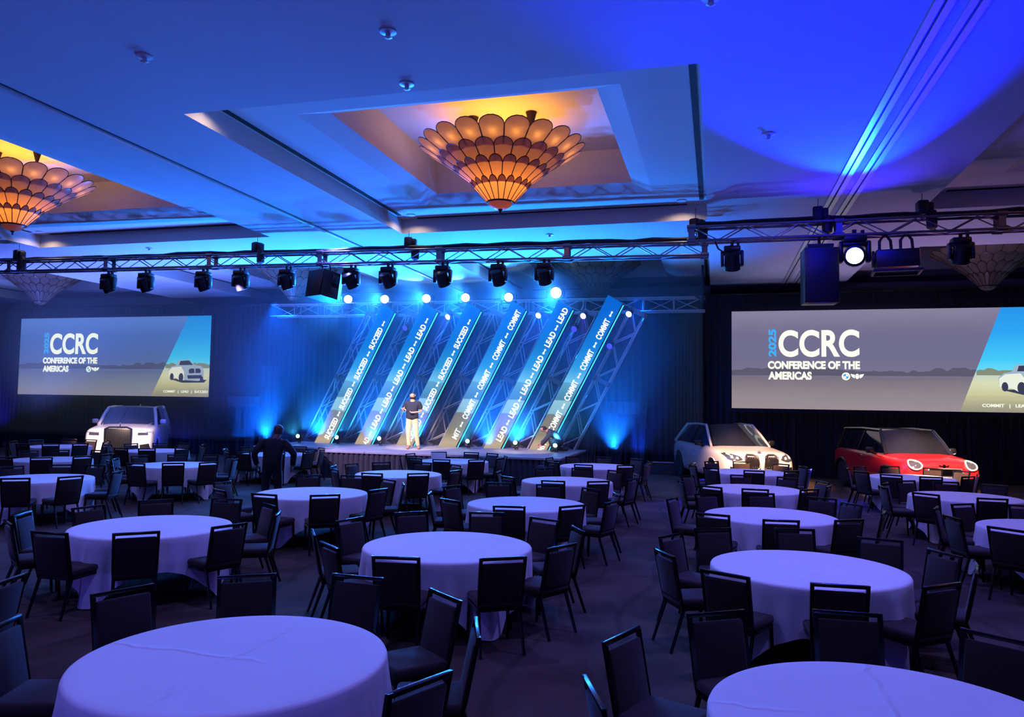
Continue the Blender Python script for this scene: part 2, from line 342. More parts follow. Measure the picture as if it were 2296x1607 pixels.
# back drapes: pleated panels on pipe
def drape_mesh(width, height, pleats, amp, seed, pinch=None):
    rnd = random.Random(seed); n = pleats*6; rows = 7; vs = []; ph = [rnd.uniform(.7, 1.3) for _ in range(pleats+1)]
    for j in range(rows+1):
        v = j/rows
        for i in range(n+1):
            u = i/n; p = u*pleats; a = amp*ph[int(min(p, pleats-1))]*(.5+.6*(1-v))
            x = (u-.5)*width; 
            if pinch: x *= 1-(1-v)*pinch
            vs.append((x+.02*sin(p*3+v*4), a*sin(2*pi*p)+.02*sin(5*v+p), v*height))
    fs = [(j*(n+1)+i, j*(n+1)+i+1, (j+1)*(n+1)+i+1, (j+1)*(n+1)+i) for j in range(rows) for i in range(n)]
    return MB().add(vs, fs)
dm = [drape_mesh(3.06, 6.15, 13, .055, s).mesh('drape', M['drape'], 60) for s in range(3)]
GAPL = ['at the outer wall', 'holding the blue-lit edge strip', 'behind the far screen outer half', 'behind the far screen emblem side', 'behind the far screen picture end', 'beside the far screen', 'behind the swagged side curtains', 'at the first column', 'behind the first columns', 'behind the third column', 'behind the fourth column', 'behind the last two columns', 'at the end of the stage', 'beside the near screen', 'behind the near screen lettering', 'behind the near screen centre', 'behind the near screen picture']
for i in range(17):
    x = -34.4+1.53+i*3.0
    tag(ob('stage_drape', dm[i % 3], None, (x, 27.25, .02)), 'floor-length black pleated drape '+GAPL[i], 'drape', 'black drapes along the back')
pp = tag(ob('drape_pipe', MB().tube((-34.5, 27.25, 6.2), (17, 27.25, 6.2), .03).mesh('pipe', M['black_metal'])), 'thin horizontal pipe carrying the black back drapes', 'pipe')
for x in range(-34, 18, 6): ob('upright', MB().tube((x, 27.33, 0), (x, 27.33, 6.2), .025).mesh('upright', M['black_metal']), pp)
# ------------------------------------------------------------------ chandeliers
def petal_mesh(r0, z0, r1, z1, n, name):
    """one glass petal at angle 0 (towards -Y), rounded at its outer end, with a dark metal bead round it"""
    nu, nv = 6, 9; d = V((0, -(r1-r0), z1-z0)); L = d.length; d.normalize(); nrm = V((0, d.z*-1, d.y*1)); nrm = V((0, -d.z, d.y)); 
    if nrm.z > 0: nrm = -nrm
    grid = []
    VS = [0, .2, .4, .58, .70, .80, .88, .945, .985, 1.0]
    for j in range(nv+1):
        v = VS[j]; r = r0+(r1-r0)*v; hw = pi*r/n*1.03
        if v > .58: hw *= max(.03, (1-((v-.58)/.42)**2.3))**.5
        row = []
        for i in range(nu+1):
            u = i/nu*2-1
            p = V((u*hw, -r, z0+(z1-z0)*v)) + nrm*(.1*hw*(1-u*u)+.045*v*L*v)
            row.append(p)
        grid.append(row)
    mb = MB(); vs = [p for row in grid for p in row]; W = nu+1
    mb.add(vs, [(j*W+i, j*W+i+1, (j+1)*W+i+1, (j+1)*W+i) for j in range(nv) for i in range(nu)], 0)
    edge = [grid[j][0] for j in range(nv+1)] + [grid[nv][nu//2]] + [grid[j][nu] for j in range(nv, -1, -1)]
    mb.path(edge, .0085, 4, 1)
    return mb.mesh(name, [M['petal'], M['rim']], 60)
TIERS = [(.24, .12, .57, .52), (.46, .43, .91, .80), (.78, .69, 1.20, 1.02), (1.05, .9, 1.57, 1.27)]
NP = 20
PM = [petal_mesh(*t, NP, 'petal_%d' % i) for i, t in enumerate(TIERS)]
dish_me = MB().lathe([(.02, .0), (.12, .02), (.2, .07), (.235, .13), (.2, .14)], 20).mesh('dish', M['petal'], 60)
finial_me = MB().lathe([(.004, -.09), (.022, -.07), (.014, -.045), (.035, -.02), (.05, .005), (.02, .01)], 10).mesh('finial', M['rim'], 60)
band_me = MB().path([(.25*cos(2*pi*i/20), .25*sin(2*pi*i/20), .14) for i in range(20)], .022, 6, closed=True).mesh('band', M['rim'], 60)
hoop_me = MB().path([(1.13*cos(2*pi*i/28), 1.13*sin(2*pi*i/28), 1.02) for i in range(28)], .02, 5, closed=True).mesh('hoop', M['rim'], 60)
rod_me = MB().tube((0, 0, 1.02), (0, 0, 1.6), .013, n=6).mesh('rod', M['rim'])
canopy_me = MB().lathe([(.02, 1.5), (.10, 1.82), (.11, 1.84)], 14).mesh('canopy', M['rim'], 50)
spoke_me = MB().tube((-1.13, 0, 1.02), (1.13, 0, 1.02), .013, n=5).mesh('spoke', M['rim'])
bulb_me = MB().lathe([(.004, -.05), (.03, -.03), (.035, 0), (.02, .035), (.004, .05)], 8).mesh('bulb', M['bulb'], 60)
baffle_me = MB().lathe([(.02, .9), (.6, .93), (1.0, .98), (1.02, 1.0), (.6, .95), (.02, .92)], 24).mesh('light_baffle', M['rim'], 60)
CH = [(-3.97, 13.69, 'glowing amber petal chandelier in the deep ceiling coffer over the stage aisle', 1),
      (-15.25, 13.3, 'glowing amber petal chandelier cut by the frame edge, far side of the ceiling', 1),
      (-4.1, 26.3, 'unlit petal chandelier hanging behind the truss above the last leaning column', 0),
      (-15.24, 25.0, 'unlit blue-washed petal chandelier behind the truss beside the hanging loudspeaker', 0),
      (-26.6, 24.6, 'unlit petal chandelier small and dim above the far screen', 0),
      (8.1, 26.2, 'unlit grey petal chandelier above the near screen beside the hanging fixture', 0)]
def chandelier(x, y, label, lit):
    t = thing('petal_chandelier', label, 'chandelier', (x, y, 6.0), 0, 'petal chandeliers')
    for k, me in enumerate(PM):
        for i in range(NP): ob('petal', me, t, rot=(0, 0, 2*pi*(i+.5*(k % 2))/NP))
    ob('dish', dish_me, t); ob('finial', finial_me, t); ob('band', band_me, t); ob('hoop', hoop_me, t); ob('spoke', spoke_me, t)
    for s in (-.58, .58): ob('rod', rod_me, t, (s, 0, 0)); ob('canopy', canopy_me, t, (s, 0, 0))
    for i in range(NP):
        a = 2*pi*(i+.5)/NP; ob('bulb', bulb_me if lit else bulb_off, t, (1.22*sin(a), -1.22*cos(a), 1.2))
        if lit and not (y < 13.5 and sin(a) < -.3):
            lamp('POINT', 'bulb_light', (x+1.29*sin(a), y-1.29*cos(a), 7.125), (1, .5, .08), .8, rad=.03, vol=0)
    if lit:
        lamp('POINT', 'chandelier_light', (x, y, 6.74), (1, .36, .04), 70, rad=.12, vol=0)
        lamp('AREA', 'chandelier_uplight', (x, y, 7.2), (1, .34, .03), 44, (x, y, 9), 165, rad=.95, vol=0)
        ob('light_baffle', baffle_me, t)  # unseen dish added to keep the uplight off the lower petals
bulb_off = bulb_me.copy(); bulb_off.materials.clear(); bulb_off.materials.append(M['petal'])
for c in CH: chandelier(*c)
lamp('AREA', 'chandelier_uplight', (8.05, 13.62, 7.2), (1, .34, .03), 44, (8.05, 13.62, 9), 165, rad=.95, vol=0)

# ------------------------------------------------------------------ small ceiling fittings
dl_ring = MB().lathe([(.085, .0), (.11, 0), (.11, -.02), (.085, -.02)], 16).mesh('ring', M['track'], 50)
dl_lens = MB().lathe([(.002, -.006), (.085, -.006), (.085, -.002)], 16).mesh('lens', M['warm_lens'], 50)
DL = [((-7.33, 17.3, 6.96), 'round lit downlight in the coffer corner, aisle side', 1), ((-.75, 17.3, 6.96), 'round lit downlight in the coffer corner over the truss hoist', 1),
      ((-2.64, 15.4, 7.85), 'round lit downlight beside the glowing chandelier petals', 0), ((-18.5, 17.0, 6.96), 'round lit downlight under the far glowing chandelier', 1), ((4.55, 17.3, 6.96), 'dim round downlight in the coffer over the near truss', 0),
      ((-7.35, 9.9, 6.96), 'round downlight hidden behind the coffer lip, washing its slope', 1),
      ((-20.28, 18.8, 6.6), 'tiny downlight above the truss by its hoist', 0), ((-22.8, 20.55, 6.6), 'tiny downlight under the truss by the far chandelier', 0), ((-19.04, 20.87, 6.6), 'tiny downlight under the truss between two moving heads', 0),
      ((-17.54, 20.88, 6.6), 'tiny downlight under the truss by the second moving head', 0), ((-12.9, 19.1, 6.6), 'tiny downlight above the truss beside the ceiling hoist', 0), ((-14.0, 20.9, 6.6), 'tiny downlight seen through the truss by the fourth moving head', 0)]
for p, l, beam in DL:
    t = thing('downlight', l, 'downlight', p, 0, 'recessed ceiling downlights'); ob('trim_ring', dl_ring, t); ob('lens', dl_lens, t)
    if beam: lamp('SPOT', 'downlight_beam', (p[0], p[1], p[2]-.03), (1, .72, .5), 26, (p[0], p[1], 0), 150, .5, .04, 0)
sp_me = MB().lathe([(.1, 0), (.1, -.015), (.03, -.03), (.03, -.07), (.05, -.075), (.01, -.09)], 14).mesh('sprinkler', M['track'], 50)
for p, l in [((-6.91, 7.72), 'small ceiling fitting alone on the plain dim ceiling'), ((-4.02, 9.24), 'small ceiling fitting in front of the lit coffer edge'), ((.8, 12.27), 'small dark fitting inside the bright blue beam patch'), ((-15.7, 18.05), 'small white ceiling fitting above the truss, far end'), ((-4.07, 18.55), 'small white ceiling fitting above the truss below the glowing chandelier'), ((-3.66, 7.84), 'small fitting near the top edge of the dim ceiling')]:
    tag(ob('ceiling_sprinkler', sp_me, None, (p[0], p[1], H)), l, 'sprinkler', 'ceiling sprinkler fittings')
hp = thing('access_hatch', 'square ceiling access hatch at the top edge in the blue beam', 'hatch', (1.6, 7.6, H))
ob('hatch_frame', MB().box((0, 0, -.008), (1.0, 1.0, .016)).mesh('hf', M['slot'], 0), hp); ob('hatch_panel', MB().box((0, 0, -.014), (.95, .95, .016)).mesh('hp', M['ceil'], 0), hp)
for p, l in [((.35, 7.9, H), 'pair partner sprinkler beside another at the top edge'), ((-.05, 7.95, H), 'sprinkler nearer the chandelier of the two at the top edge')]:
    tag(ob('ceiling_sprinkler', sp_me, None, p), l, 'sprinkler', 'ceiling sprinkler fittings')

# ------------------------------------------------------------------ trusses
brace_me = MB().tube((0, 0, 0), (0, 0, 1), .011, n=5).mesh('brace', M['truss'], 60)
brace_lt = brace_me.copy(); brace_lt.materials.clear(); brace_lt.materials.append(M['tower'])
def brace(parent, a, b, k=1.0, nm='brace', light=False):
    a, b = V(a), V(b); d = b-a
    return ob(nm, brace_lt if light else brace_me, parent, a, d.to_track_quat('Z', 'Y').to_euler(), (k, k, d.length))
def truss(name, label, p0, p1, w, h, bay, side=None, group=None, joints=0, rchord=.03, vert=False, light=False, bk=1.25):
    """box truss from p0 to p1 (centre line); w across, h high; four chords, braces on every face"""
    p0, p1 = V(p0), V(p1); ax = (p1-p0); L = ax.length; ax.normalize()
    sd = V(side).normalized() if side else ax.cross(V((0, 0, 1))).normalized(); upv = sd.cross(ax).normalized()
    if upv.z < 0: upv = -upv
    t = thing(name, label, 'truss', p0, 0, group)
    cr = [sd*(a*w/2)+upv*(b*h/2) for a, b in ((-1, -1), (1, -1), (1, 1), (-1, 1))]
    cm = MB().tube((0, 0, 0), ax*L, rchord, n=8).mesh('chord', M['tower' if light else 'truss'], 60)
    for c in cr: ob('chord', cm, t, c)
    n = max(2, round(L/bay)); st = L/n
    for f in range(4):
        a, b = cr[f], cr[(f+1) % 4]
        for i in range(n):
            q0, q1 = ax*(i*st), ax*((i+1)*st)
            if vert:
                brace(t, a+q0, b+q0, bk*1.3, light=light) if i else None; brace(t, (a if i % 2 else b)+q0, (b if i % 2 else a)+q1, bk, light=light)
            else: k = (i+(f == 3)) % 2; brace(t, (a if k else b)+q0, (b if k else a)+q1, bk, light=light)
    if joints:
        jm = MB()
        for c in cr: jm.tube(c-ax*.09, c+ax*.09, rchord*1.7, n=8)
        for f in range(4):
            d = cr[(f+1) % 4]-cr[f]; jm.prism([cr[f]-ax*.06, cr[f]+ax*.06, cr[f]+ax*.06+d, cr[f]-ax*.06+d], (cr[f]+cr[(f+1) % 4]).normalized()*.012)
        jm = jm.mesh('joint', M['truss'], 50)
        k = max(1, round(L/joints))
        for i in range(0, k+1): ob('joint_plate', jm, t, ax*(L*i/k))
    return t
ty = lambda x: 17.8+(x+.3)*.045
truss('lighting_truss', 'long silver truss spanning the hall ahead of the stage under the coffers', (-22.5, ty(-22.5), 5.98), (-.25, ty(-.25), 5.92), .30, .30, .52, group='front lighting trusses', joints=3.05)
truss('lighting_truss', 'shorter truss over the white and red cars carrying the projector', (-.5, 16.4, 5.95), (8.2, 16.4, 5.95), .30, .30, .55, group='front lighting trusses', joints=3.0)
truss('stage_truss', 'rear silver truss above the leaning columns, blue lit', (-16.6, 25.9, 5.74), (-.35, 25.9, 5.70), .45, .45, 1.0, vert=True, joints=0, light=True, bk=1.5)
drop = thing('truss_drop_leg', 'vertical black strut dropping from ceiling to the rear truss end', 'strut', (-.42, 25.6, 5.9)); ob('strut', MB().box((0, 0, .5), (.09, .09, 1.15)).mesh('strut', M['black_metal']), drop); ob('cross_foot', MB().box((-.15, 0, .0), (.5, .08, .08), (0, .7, 0)).mesh('foot', M['black_metal']), drop)
def cable_bundle(label, x0, x1, yf, z, seed):
    rnd = random.Random(seed); mb = MB(); t = thing('cable_bundle', label, 'cables', (0, 0, 0), 0, 'cable looms on the trusses')
    for k in range(3):
        n = int((x1-x0)/.5); pts = [(x0+(x1-x0)*i/n, yf(x0+(x1-x0)*i/n)+.1-.09*k+rnd.uniform(-.02, .02), z+.045+rnd.uniform(-.01, .035)) for i in range(n+1)]
        ob('cable', MB().path(pts, .032, 5).mesh('cable', M['cable'], 60), t)
    return t
cable_bundle('thick black cable loom lying along the long truss top', -20, -.4, ty, 6.12, 3)
cable_bundle('thick black cable loom lying along the shorter truss top', -.4, 8.1, lambda x: 16.4, 6.12, 5)
mb = MB().path([(-.02, 16.3, 5.78), (.05, 16.3, 5.62), (.15, 16.3, 5.55), (.27, 16.3, 5.62), (.36, 16.3, 5.78)], .018, 6)
tag(ob('hanging_cable', mb.mesh('cable', M['cable'], 60)), 'black cable drooping in a loop under the shorter truss start', 'cable')
# chain hoists
hoist_body = MB().rbox((0, 0, .18), (.2, .26, .3), .04).rbox((.14, 0, .2), (.12, .18, .18), .03).mesh('hoist', M['black_metal'], 40)
hoist_hook = MB().path([(0, 0, .03), (.03, 0, -.02), (0, 0, -.06), (-.03, 0, -.03)], .012, 5).mesh('hook', M['black_metal'], 60)
bag = MB().lathe([(.03, -.3), (.1, -.26), (.11, .0), (.085, .08)], 10, (.17, .0, .05)).mesh('chain_bag', M['cable'], 50)
HO = [((-19.1, 16.9, 6.1), 'black chain hoist on the long truss under the far chandelier'), ((-11.65, 17.28, 6.1), 'black chain hoist on the long truss in the warm glow'), ((-7.45, 17.48, 6.1), 'black chain hoist on the long truss under the coffer corner'), ((-.42, 16.6, 6.02), 'bulky black hoist where the two trusses meet'), ((3.95, 16.4, 6.12), 'black chain hoist on the shorter truss beyond the blue light'), ((2.02, 16.4, 6.1), 'hoist lost in the blue glow above the line speaker')]
for p, l in HO:
    t = thing('chain_hoist', l, 'hoist', p, random.uniform(-.6, .6), 'chain hoists on the trusses'); ob('body', hoist_body, t); ob('hook', hoist_hook, t); ob('chain_bag', bag, t)
    ob('chain', MB().tube((0, 0, .33), (0, 0, H-p[2]+.0), .008, n=5).mesh('chain', M['truss']), t)

# ------------------------------------------------------------------ moving heads
mh = dict(clamp=MB().box((0, 0, -.03), (.06, .05, .1)).box((.12, 0, -.03), (.05, .05, .08)).mesh('clamp', M['black_metal']),
          base=MB().rbox((0, 0, -.13), (.34, .26, .12), .03).mesh('base', M['black_plastic'], 40),
          yoke=MB().rbox((.2, 0, -.33), (.07, .16, .34), .03).rbox((-.2, 0, -.33), (.07, .16, .34), .03).rbox((0, 0, -.215), (.36, .2, .07), .02).mesh('yoke', M['black_plastic'], 40),
          head=MB().lathe([(.08, -.24), (.15, -.2), (.155, .02), (.165, .06), (.165, .16), (.15, .17)], 18).mesh('head', M['black_plastic'], 45),
          lens=MB().lathe([(.002, .185), (.09, .18), (.142, .165), (.142, .16)], 18).mesh('lens', M['dark_lens'], 60))
def lens_of(m, key):
    me = mh['lens'].copy(); me.materials.clear(); me.materials.append(M[m]); return me
L_blue, L_cyan = lens_of('blue_lens', 0), lens_of('cyan_lens', 0)
def moving_head(label, p, aim, up=False, lens=None, s=1.0, group='moving head lights'):
    t = thing('moving_head_light', label, 'stage light', p, 0, group, (s, s, s)); flip = (pi, 0, 0) if up else (0, 0, 0)
    ob('clamp', mh['clamp'], t, rot=flip); ob('base', mh['base'], t, rot=flip); ob('yoke', mh['yoke'], t, rot=flip)
    c = V((0, 0, .4 if up else -.4)); d = (V(aim)-V(p)-c).normalized(); e = d.to_track_quat('Z', 'Y').to_euler()
    h = ob('head', mh['head'], t, c, e); ob('lens', lens or mh['lens'], h); return t
names = ['first', 'second', 'third', 'fourth', 'fifth', 'sixth', 'seventh', 'eighth', 'ninth', 'tenth']
for i, x in enumerate([-16.16, -14.98, -13.22, -12.11, -10.78, -8.98, -7.98, -6.54, -5.13, -3.99]):
    moving_head('unlit black moving head, %s along the long truss from its far end' % names[i], (x, ty(x), 5.76), (x*.55-1.5, 24, -3) if i > 4 else (x+1.8, 22, -4))
moving_head('unlit black moving head on the shorter truss before the line speaker', (.33, 16.4, 5.75), (.5, 22, -5))
moving_head('unlit black moving head on the shorter truss past the projector', (4.62, 16.4, 5.75), (4.2, 22, -5))
moving_head('blazing blue-white moving head beside the tall hanging speaker', (BIG_BLUE[0], 16.4, 5.9), (1.1, 4.0, 4.2), lens=L_blue, s=1.3)
for i, p in enumerate(STAGE_SPOTS):
    moving_head('blazing blue-white moving head, %s of the row on the rear truss' % names[i], (p[0], p[1]+.2, p[2]-.14-.3), (-2, 2, 3.2), up=True, lens=L_blue, s=1.2 if i < 5 else 1.5, group='lit heads on the rear truss')
for i, p in enumerate(FLOOR_BEAMS):
    moving_head('cyan-lit moving head on the stage floor, %s along the columns' % names[i], (p[0], p[1]+.05, .83), (p[0]+.4, p[1]-3, 1.3 if i != 5 else .2), up=True, lens=L_cyan, s=.55, group='floor lights on the stage')
# small LED pars hung under the rear truss
par_can = MB().lathe([(.06, -.14), (.1, -.11), (.11, .06), (.1, .06)], 14).mesh('can', M['black_plastic'], 45)
par_brk = MB().path([(-.12, 0, 0), (-.12, 0, .16), (.12, 0, .16), (.12, 0, 0)], .012, 5).mesh('bracket', M['black_metal'], 50)
def par_lens(m): return MB().lathe([(.002, .068), (.1, .062), (.1, .055)], 14).mesh('lens', M[m], 60)
PL = {k: par_lens(k) for k in ('violet_lens', 'indigo_lens')}
PARS = [(p, 'violet_lens') for p in VIOLET_PARS] + [((-8.83, 25.5, 4.92), 'indigo_lens'), ((-4.67, 25.5, 4.9), 'indigo_lens'), ((-7.3, 25.5, 4.9), 'indigo_lens'), ((-3.45, 25.5, 4.3), 'indigo_lens'), ((-10.9, 25.5, 5.0), 'indigo_lens')]
for i, (p, m) in enumerate(PARS):
    q_ = 24.62/p[1]; p = (p[0]*q_, 24.62, HC+(p[2]-HC)*q_)
    t = thing('par_light', '%s glowing par can behind the columns, %s' % ('white-violet' if m[0] == 'v' else 'deep blue', ['above the third column gap', 'above the fifth column gap', 'at the last column top', 'just past the last column top', 'low in the third column gap', 'low in the last column gap', 'low in the fourth column gap', 'on the end tower', 'low in the second column gap'][i]), 'stage light', p, 0, 'par cans behind the columns')
    ob('bracket', par_brk, t); hd = ob('can', par_can, t, rot=(R(115), 0, R(-18))); ob('lens', PL[m], hd)

# ------------------------------------------------------------------ loudspeakers and projector on the trusses
sp = thing('hanging_loudspeaker', 'blue-lit box loudspeaker hanging under the long truss', 'loudspeaker', (-9.68, 17.35, 5.24), R(-24))
mb = MB(); a = [(-.32, -.32), (.32, -.32), (.32, .2), (.2, .38), (-.2, .38), (-.32, .2)]
mb.prism([(x, y, -.34) for x, y in a], (0, 0, .68)); bx = ob('cabinet', mb.mesh('cab', M['black_plastic'], 30), sp, rot=(R(-8), 0, 0))
ob('grille', MB().rbox((0, -.33, 0), (.6, .02, .64), .008).mesh('grille', M['black_metal']), bx)
for z in (.16, -.16): ob('handle_cup', MB().rbox((.325, .06, z), (.02, .16, .2), .008).mesh('cup', M['cable']), bx)
for s in (-.15, .15): ob('yoke_cable', MB().path([(s, 0, .32), (s+.04, .02, .42), (s-.02, 0, .6)], .02, 5).mesh('yoke', M['cable'], 60), sp)
sp = thing('line_array_speaker', 'tall dark blue line speaker hanging under the shorter truss', 'loudspeaker', (2.04, 16.4, 4.55), R(4))
cb = ob('cabinet', MB().rbox((0, 0, .44), (.66, .5, 1.12), .02).mesh('cab', M['black_plastic'], 40), sp); ob('grille', MB().rbox((0, -.255, .44), (.6, .02, 1.06), .006).mesh('g', M['black_metal']), cb)
ob('fly_bar', MB().box((0, 0, 1.06), (.5, .3, .06)).tube((0, 0, 1.08), (0, 0, 1.25), .03).mesh('bar', M['black_metal']), sp)
pr = thing('projector', 'dark box projector hanging in a rigging frame under the shorter truss', 'projector', (3.47, 16.4, 5.28), R(-6))
ob('body', MB().rbox((0, 0, 0), (.78, .6, .36), .03).mesh('body', M['black_plastic'], 40), pr); ob('lens', MB().tube((.1, .3, 0), (.1, .45, 0), .09, n=14).mesh('lens', M['dark_lens'], 50), pr)
ob('side_vent', MB().lathe([(.02, 0), (.17, 0), (.17, .04), (.02, .04)], 14).mesh('vent', M['cable'], 50), pr, (-.4, -.05, .03), (0, R(-90), 0))
ob('cradle', MB().box((0, -.3, -.24), (.86, .04, .05)).box((0, .3, -.24), (.86, .04, .05)).box((-.42, 0, -.24), (.04, .6, .05)).box((.42, 0, -.24), (.04, .6, .05)).mesh('cradle', M['black_metal']), pr)
for s in (-.2, .18): ob('strap', MB().path([(s-.1, 0, .17), (s-.1, 0, .40), (s, 0, .54), (s+.1, 0, .4), (s+.12, 0, .17)], .03, 6).mesh('strap', M['cable'], 60), pr)
# ------------------------------------------------------------------ stage
st = thing('stage', 'low wide stage with pale deck and dark skirt under the leaning columns', 'stage', (-8.2, 22.9, 0))
SX0, SX1, SY0, SY1, SZ = -12.4, -4.15, 20.72, 25.0, .8
n = 0
for i in range(7):
    for j in range(4):
        x0 = -14.6+i*1.5; y0 = SY0+j*1.08; wd = min(1.5, SX1-x0)
        if x0 < SX0-.2 and j < 1: continue
        ob('deck_panel', MB().rbox((x0+wd/2+8.2, y0+.54-22.9, SZ-.03), (wd-.008, 1.072, .06), .006, 1).mesh('deck', M['deck'], 30), st)
sk = MB()
def skirt(mb, a, b, z0, z1, pl):
    a, b = V(a), V(b); d = (b-a); L = d.length; d.normalize(); nn = V((d.y, -d.x, 0)); k = int(L*pl); vs = []
    for i in range(k+1):
        p = a+d*(L*i/k)+nn*(.03*sin(i*2.1)); vs += [(p.x, p.y, z0), (p.x, p.y, z1)]
    mb.add(vs, [(2*i, 2*i+2, 2*i+3, 2*i+1) for i in range(k)])
skirt(sk, (SX0+8.2-.5, SY0-22.9+.03, 0), (SX1+8.2, SY0-22.9+.03, 0), .0, SZ-.06, 18); skirt(sk, (SX1+8.2, SY0-22.9, 0), (SX1+8.2, 2.1, 0), 0, SZ-.06, 18)
ob('skirt', sk.mesh('skirt', M['skirt'], 60), st)
stp = thing('stage_steps', 'dark steps at the near end of the stage', 'steps', (-4.3, 20.35, 0))
for k in range(3): ob('tread', MB().rbox((0, .45-.28*(2-k)-.2, .2*(k+1)-.02), (.9, .3, .04), .008, 1).mesh('tread', M['skirt'], 30), stp)
ob('side_frame', MB().prism([(-.45, .3, 0), (-.45, -.55, 0), (-.45, -.55, .15), (-.45, .3, .56)], (.03, 0, 0)).prism([(.42, .3, 0), (.42, -.55, 0), (.42, -.55, .15), (.42, .3, .56)], (.03, 0, 0)).mesh('side', M['skirt'], 30), stp)
lp = thing('floor_lamp_box', 'tiny bright work lamp on the floor past the stage end', 'lamp', (-3.9, 24.6, .0)); ob('body', MB().rbox((0, 0, .12), (.16, .12, .22), .02).mesh('b', M['black_plastic']), lp); ob('lens', MB().lathe([(.002, 0), (.05, 0), (.05, .02), (.002, .02)], 10).mesh('l', M['warm_lens']), lp, (0, -.07, .15), (R(90), 0, 0))

# leaning LED columns
TAN = 2.36/4.62; YC = 24.3
col_face = None
def col_mat(k):
    sk = [(.0, (176, 160, 140)), (.06, (196, 176, 150)), (.13, (142, 136, 118)), (.27, (124, 122, 116)), (.275, (140, 190, 205)), (.37, (150, 200, 220)), (.375, (72, 132, 165)), (.49, (95, 165, 205)), (.495, (115, 200, 240)), (.6, (45, 155, 220)), (.75, (10, 120, 205)), (1, (0, 100, 205))]
    return ramp_emit('column_picture', 2, 0, 4.75, sk, 1.0, 1.2, .28, noisevec=(1.2, 1, .25))
WORDS = ['SUCCEED', 'LEAD', 'SUCCEED', 'COMMIT', 'LEAD', 'COMMIT']
PER = {'SUCCEED': 1.19, 'LEAD': .88, 'COMMIT': 1.12}
OFFS = [-.02, -.45, .0, -.25, .1, -.62]
cm = col_mat(0); dirv = V((sin(math.atan(TAN)), 0, cos(math.atan(TAN)))); ang = math.atan(TAN)
LW = {'SUCCEED': .82, 'LEAD': .53, 'COMMIT': .71}
word_me = {}
for wd in set(WORDS):
    me = text_mesh(wd, .20, M['letter_col'], spacing=1.04, bold=.007); xs_ = [v.co.x for v in me.vertices]; sc = LW[wd]/(max(xs_)-min(xs_)); me.transform(Matrix.Diagonal((sc, 1.3, 1, 1))); word_me[wd] = me
sep_me = MB().tube((-.065, 0, 0), (-.065, 0, .004), .038, n=14).tube((.055, 0, 0), (.055, 0, .004), .034, n=14).box((0, 0, .002), (.08, .03, .004)).mesh('separator', M['letter_col'], 0)
Lcol = 4.75/cos(ang)
for i in range(6):
    x0 = -13.48+i*1.572; zt = 4.72 if i != 5 else 4.86
    t = thing('led_column', 'leaning light column reading %s, %s from the far stage end' % (WORDS[i], names[i]), 'display column', (x0, YC, SZ), 0, 'leaning LED columns')
    hw = .31; zb = -.0
    face = [(-hw, 0, 0), (hw-.03, 0, 0), (hw-.03+TAN*zt-.05, 0, zt-.085), (-hw+TAN*zt+.08, 0, zt+.2)]
    ob('screen', MB().prism(face, (0, .02, 0)).mesh('screen', cm, 0), t)
    back = [(-hw+.005, .02, .0), (hw+.07, .02, .0), (hw+.05+TAN*zt-.06, .02, zt-.13), (-hw+TAN*zt+.085, .02, zt+.18)]
    ob('casing', MB().prism(back, (0, .22, 0)).mesh('casing', M['black_metal'], 0), t)
    ob('edge_strip', MB().prism([(hw+.03, -.012, .0), (hw+.062, -.012, .0), (hw+.05+TAN*(zt-.15), -.012, zt-.15), (hw+.018+TAN*(zt-.15), -.012, zt-.15)], (0, .03, 0)).mesh('strip', M['strip'], 0), t)
    per = PER[WORDS[i]]; s = OFFS[i]+per*.5
    while s < Lcol-.1:
        for kind, off in (('word', 0), ('sep', per*.5)):
            q = s+off; half = LW[WORDS[i]]/2 if kind == 'word' else .13
            if q-half < .02 and kind == 'word':
                nm = {'LEAD': 'AD', 'SUCCEED': 'EED', 'COMMIT': 'MIT'}[WORDS[i]]
                if q+half < .25: continue
                k = LW[WORDS[i]]/len(WORDS[i])*len(nm); me = text_mesh(nm, .20, M['letter_col'], bold=.004); w0 = [v.co.x for v in me.vertices]; me.transform(Matrix.Diagonal((k/(max(w0)-min(w0)), 1.3, 1, 1))); q = q+half-k/2
            elif q-half < .02: continue
            elif q+half > Lcol-.08:
                if kind == 'sep': continue
                nm = WORDS[i][:3] if WORDS[i] != 'LEAD' else 'LE'; k = LW[WORDS[i]]/len(WORDS[i])*len(nm)
                if q-half+k > Lcol-.05: continue
                me = text_mesh(nm, .20, M['letter_col'], bold=.004); w0 = [v.co.x for v in me.vertices]; me.transform(Matrix.Diagonal((k/(max(w0)-min(w0)), 1.3, 1, 1))); q = q-half+k/2
            else: me = word_me[WORDS[i]] if kind == 'word' else sep_me
            p = dirv*q+V((.09, -.006, 0))
            ob('lettering' if kind == 'word' else 'separator', me, t, p, Matrix(((dirv.x, -dirv.z, 0), (0, 0, -1), (dirv.z, dirv.x, 0))).to_euler())
        s += per
# leaning lattice towers between the columns
for i in range(7):
    x0 = -13.48+1.572*i-.75
    if i == 0: x0 = -14.2
    t = truss('lattice_tower', 'leaning silver lattice tower, %s from the far stage end, behind the columns' % names[i], (x0, 24.95, SZ), (x0+TAN*4.55, 24.95, SZ+4.55),   .42, .5, .62, side=(0, 1, 0), group='leaning lattice towers', joints=2.3, rchord=.03, light=True, bk=1.7)

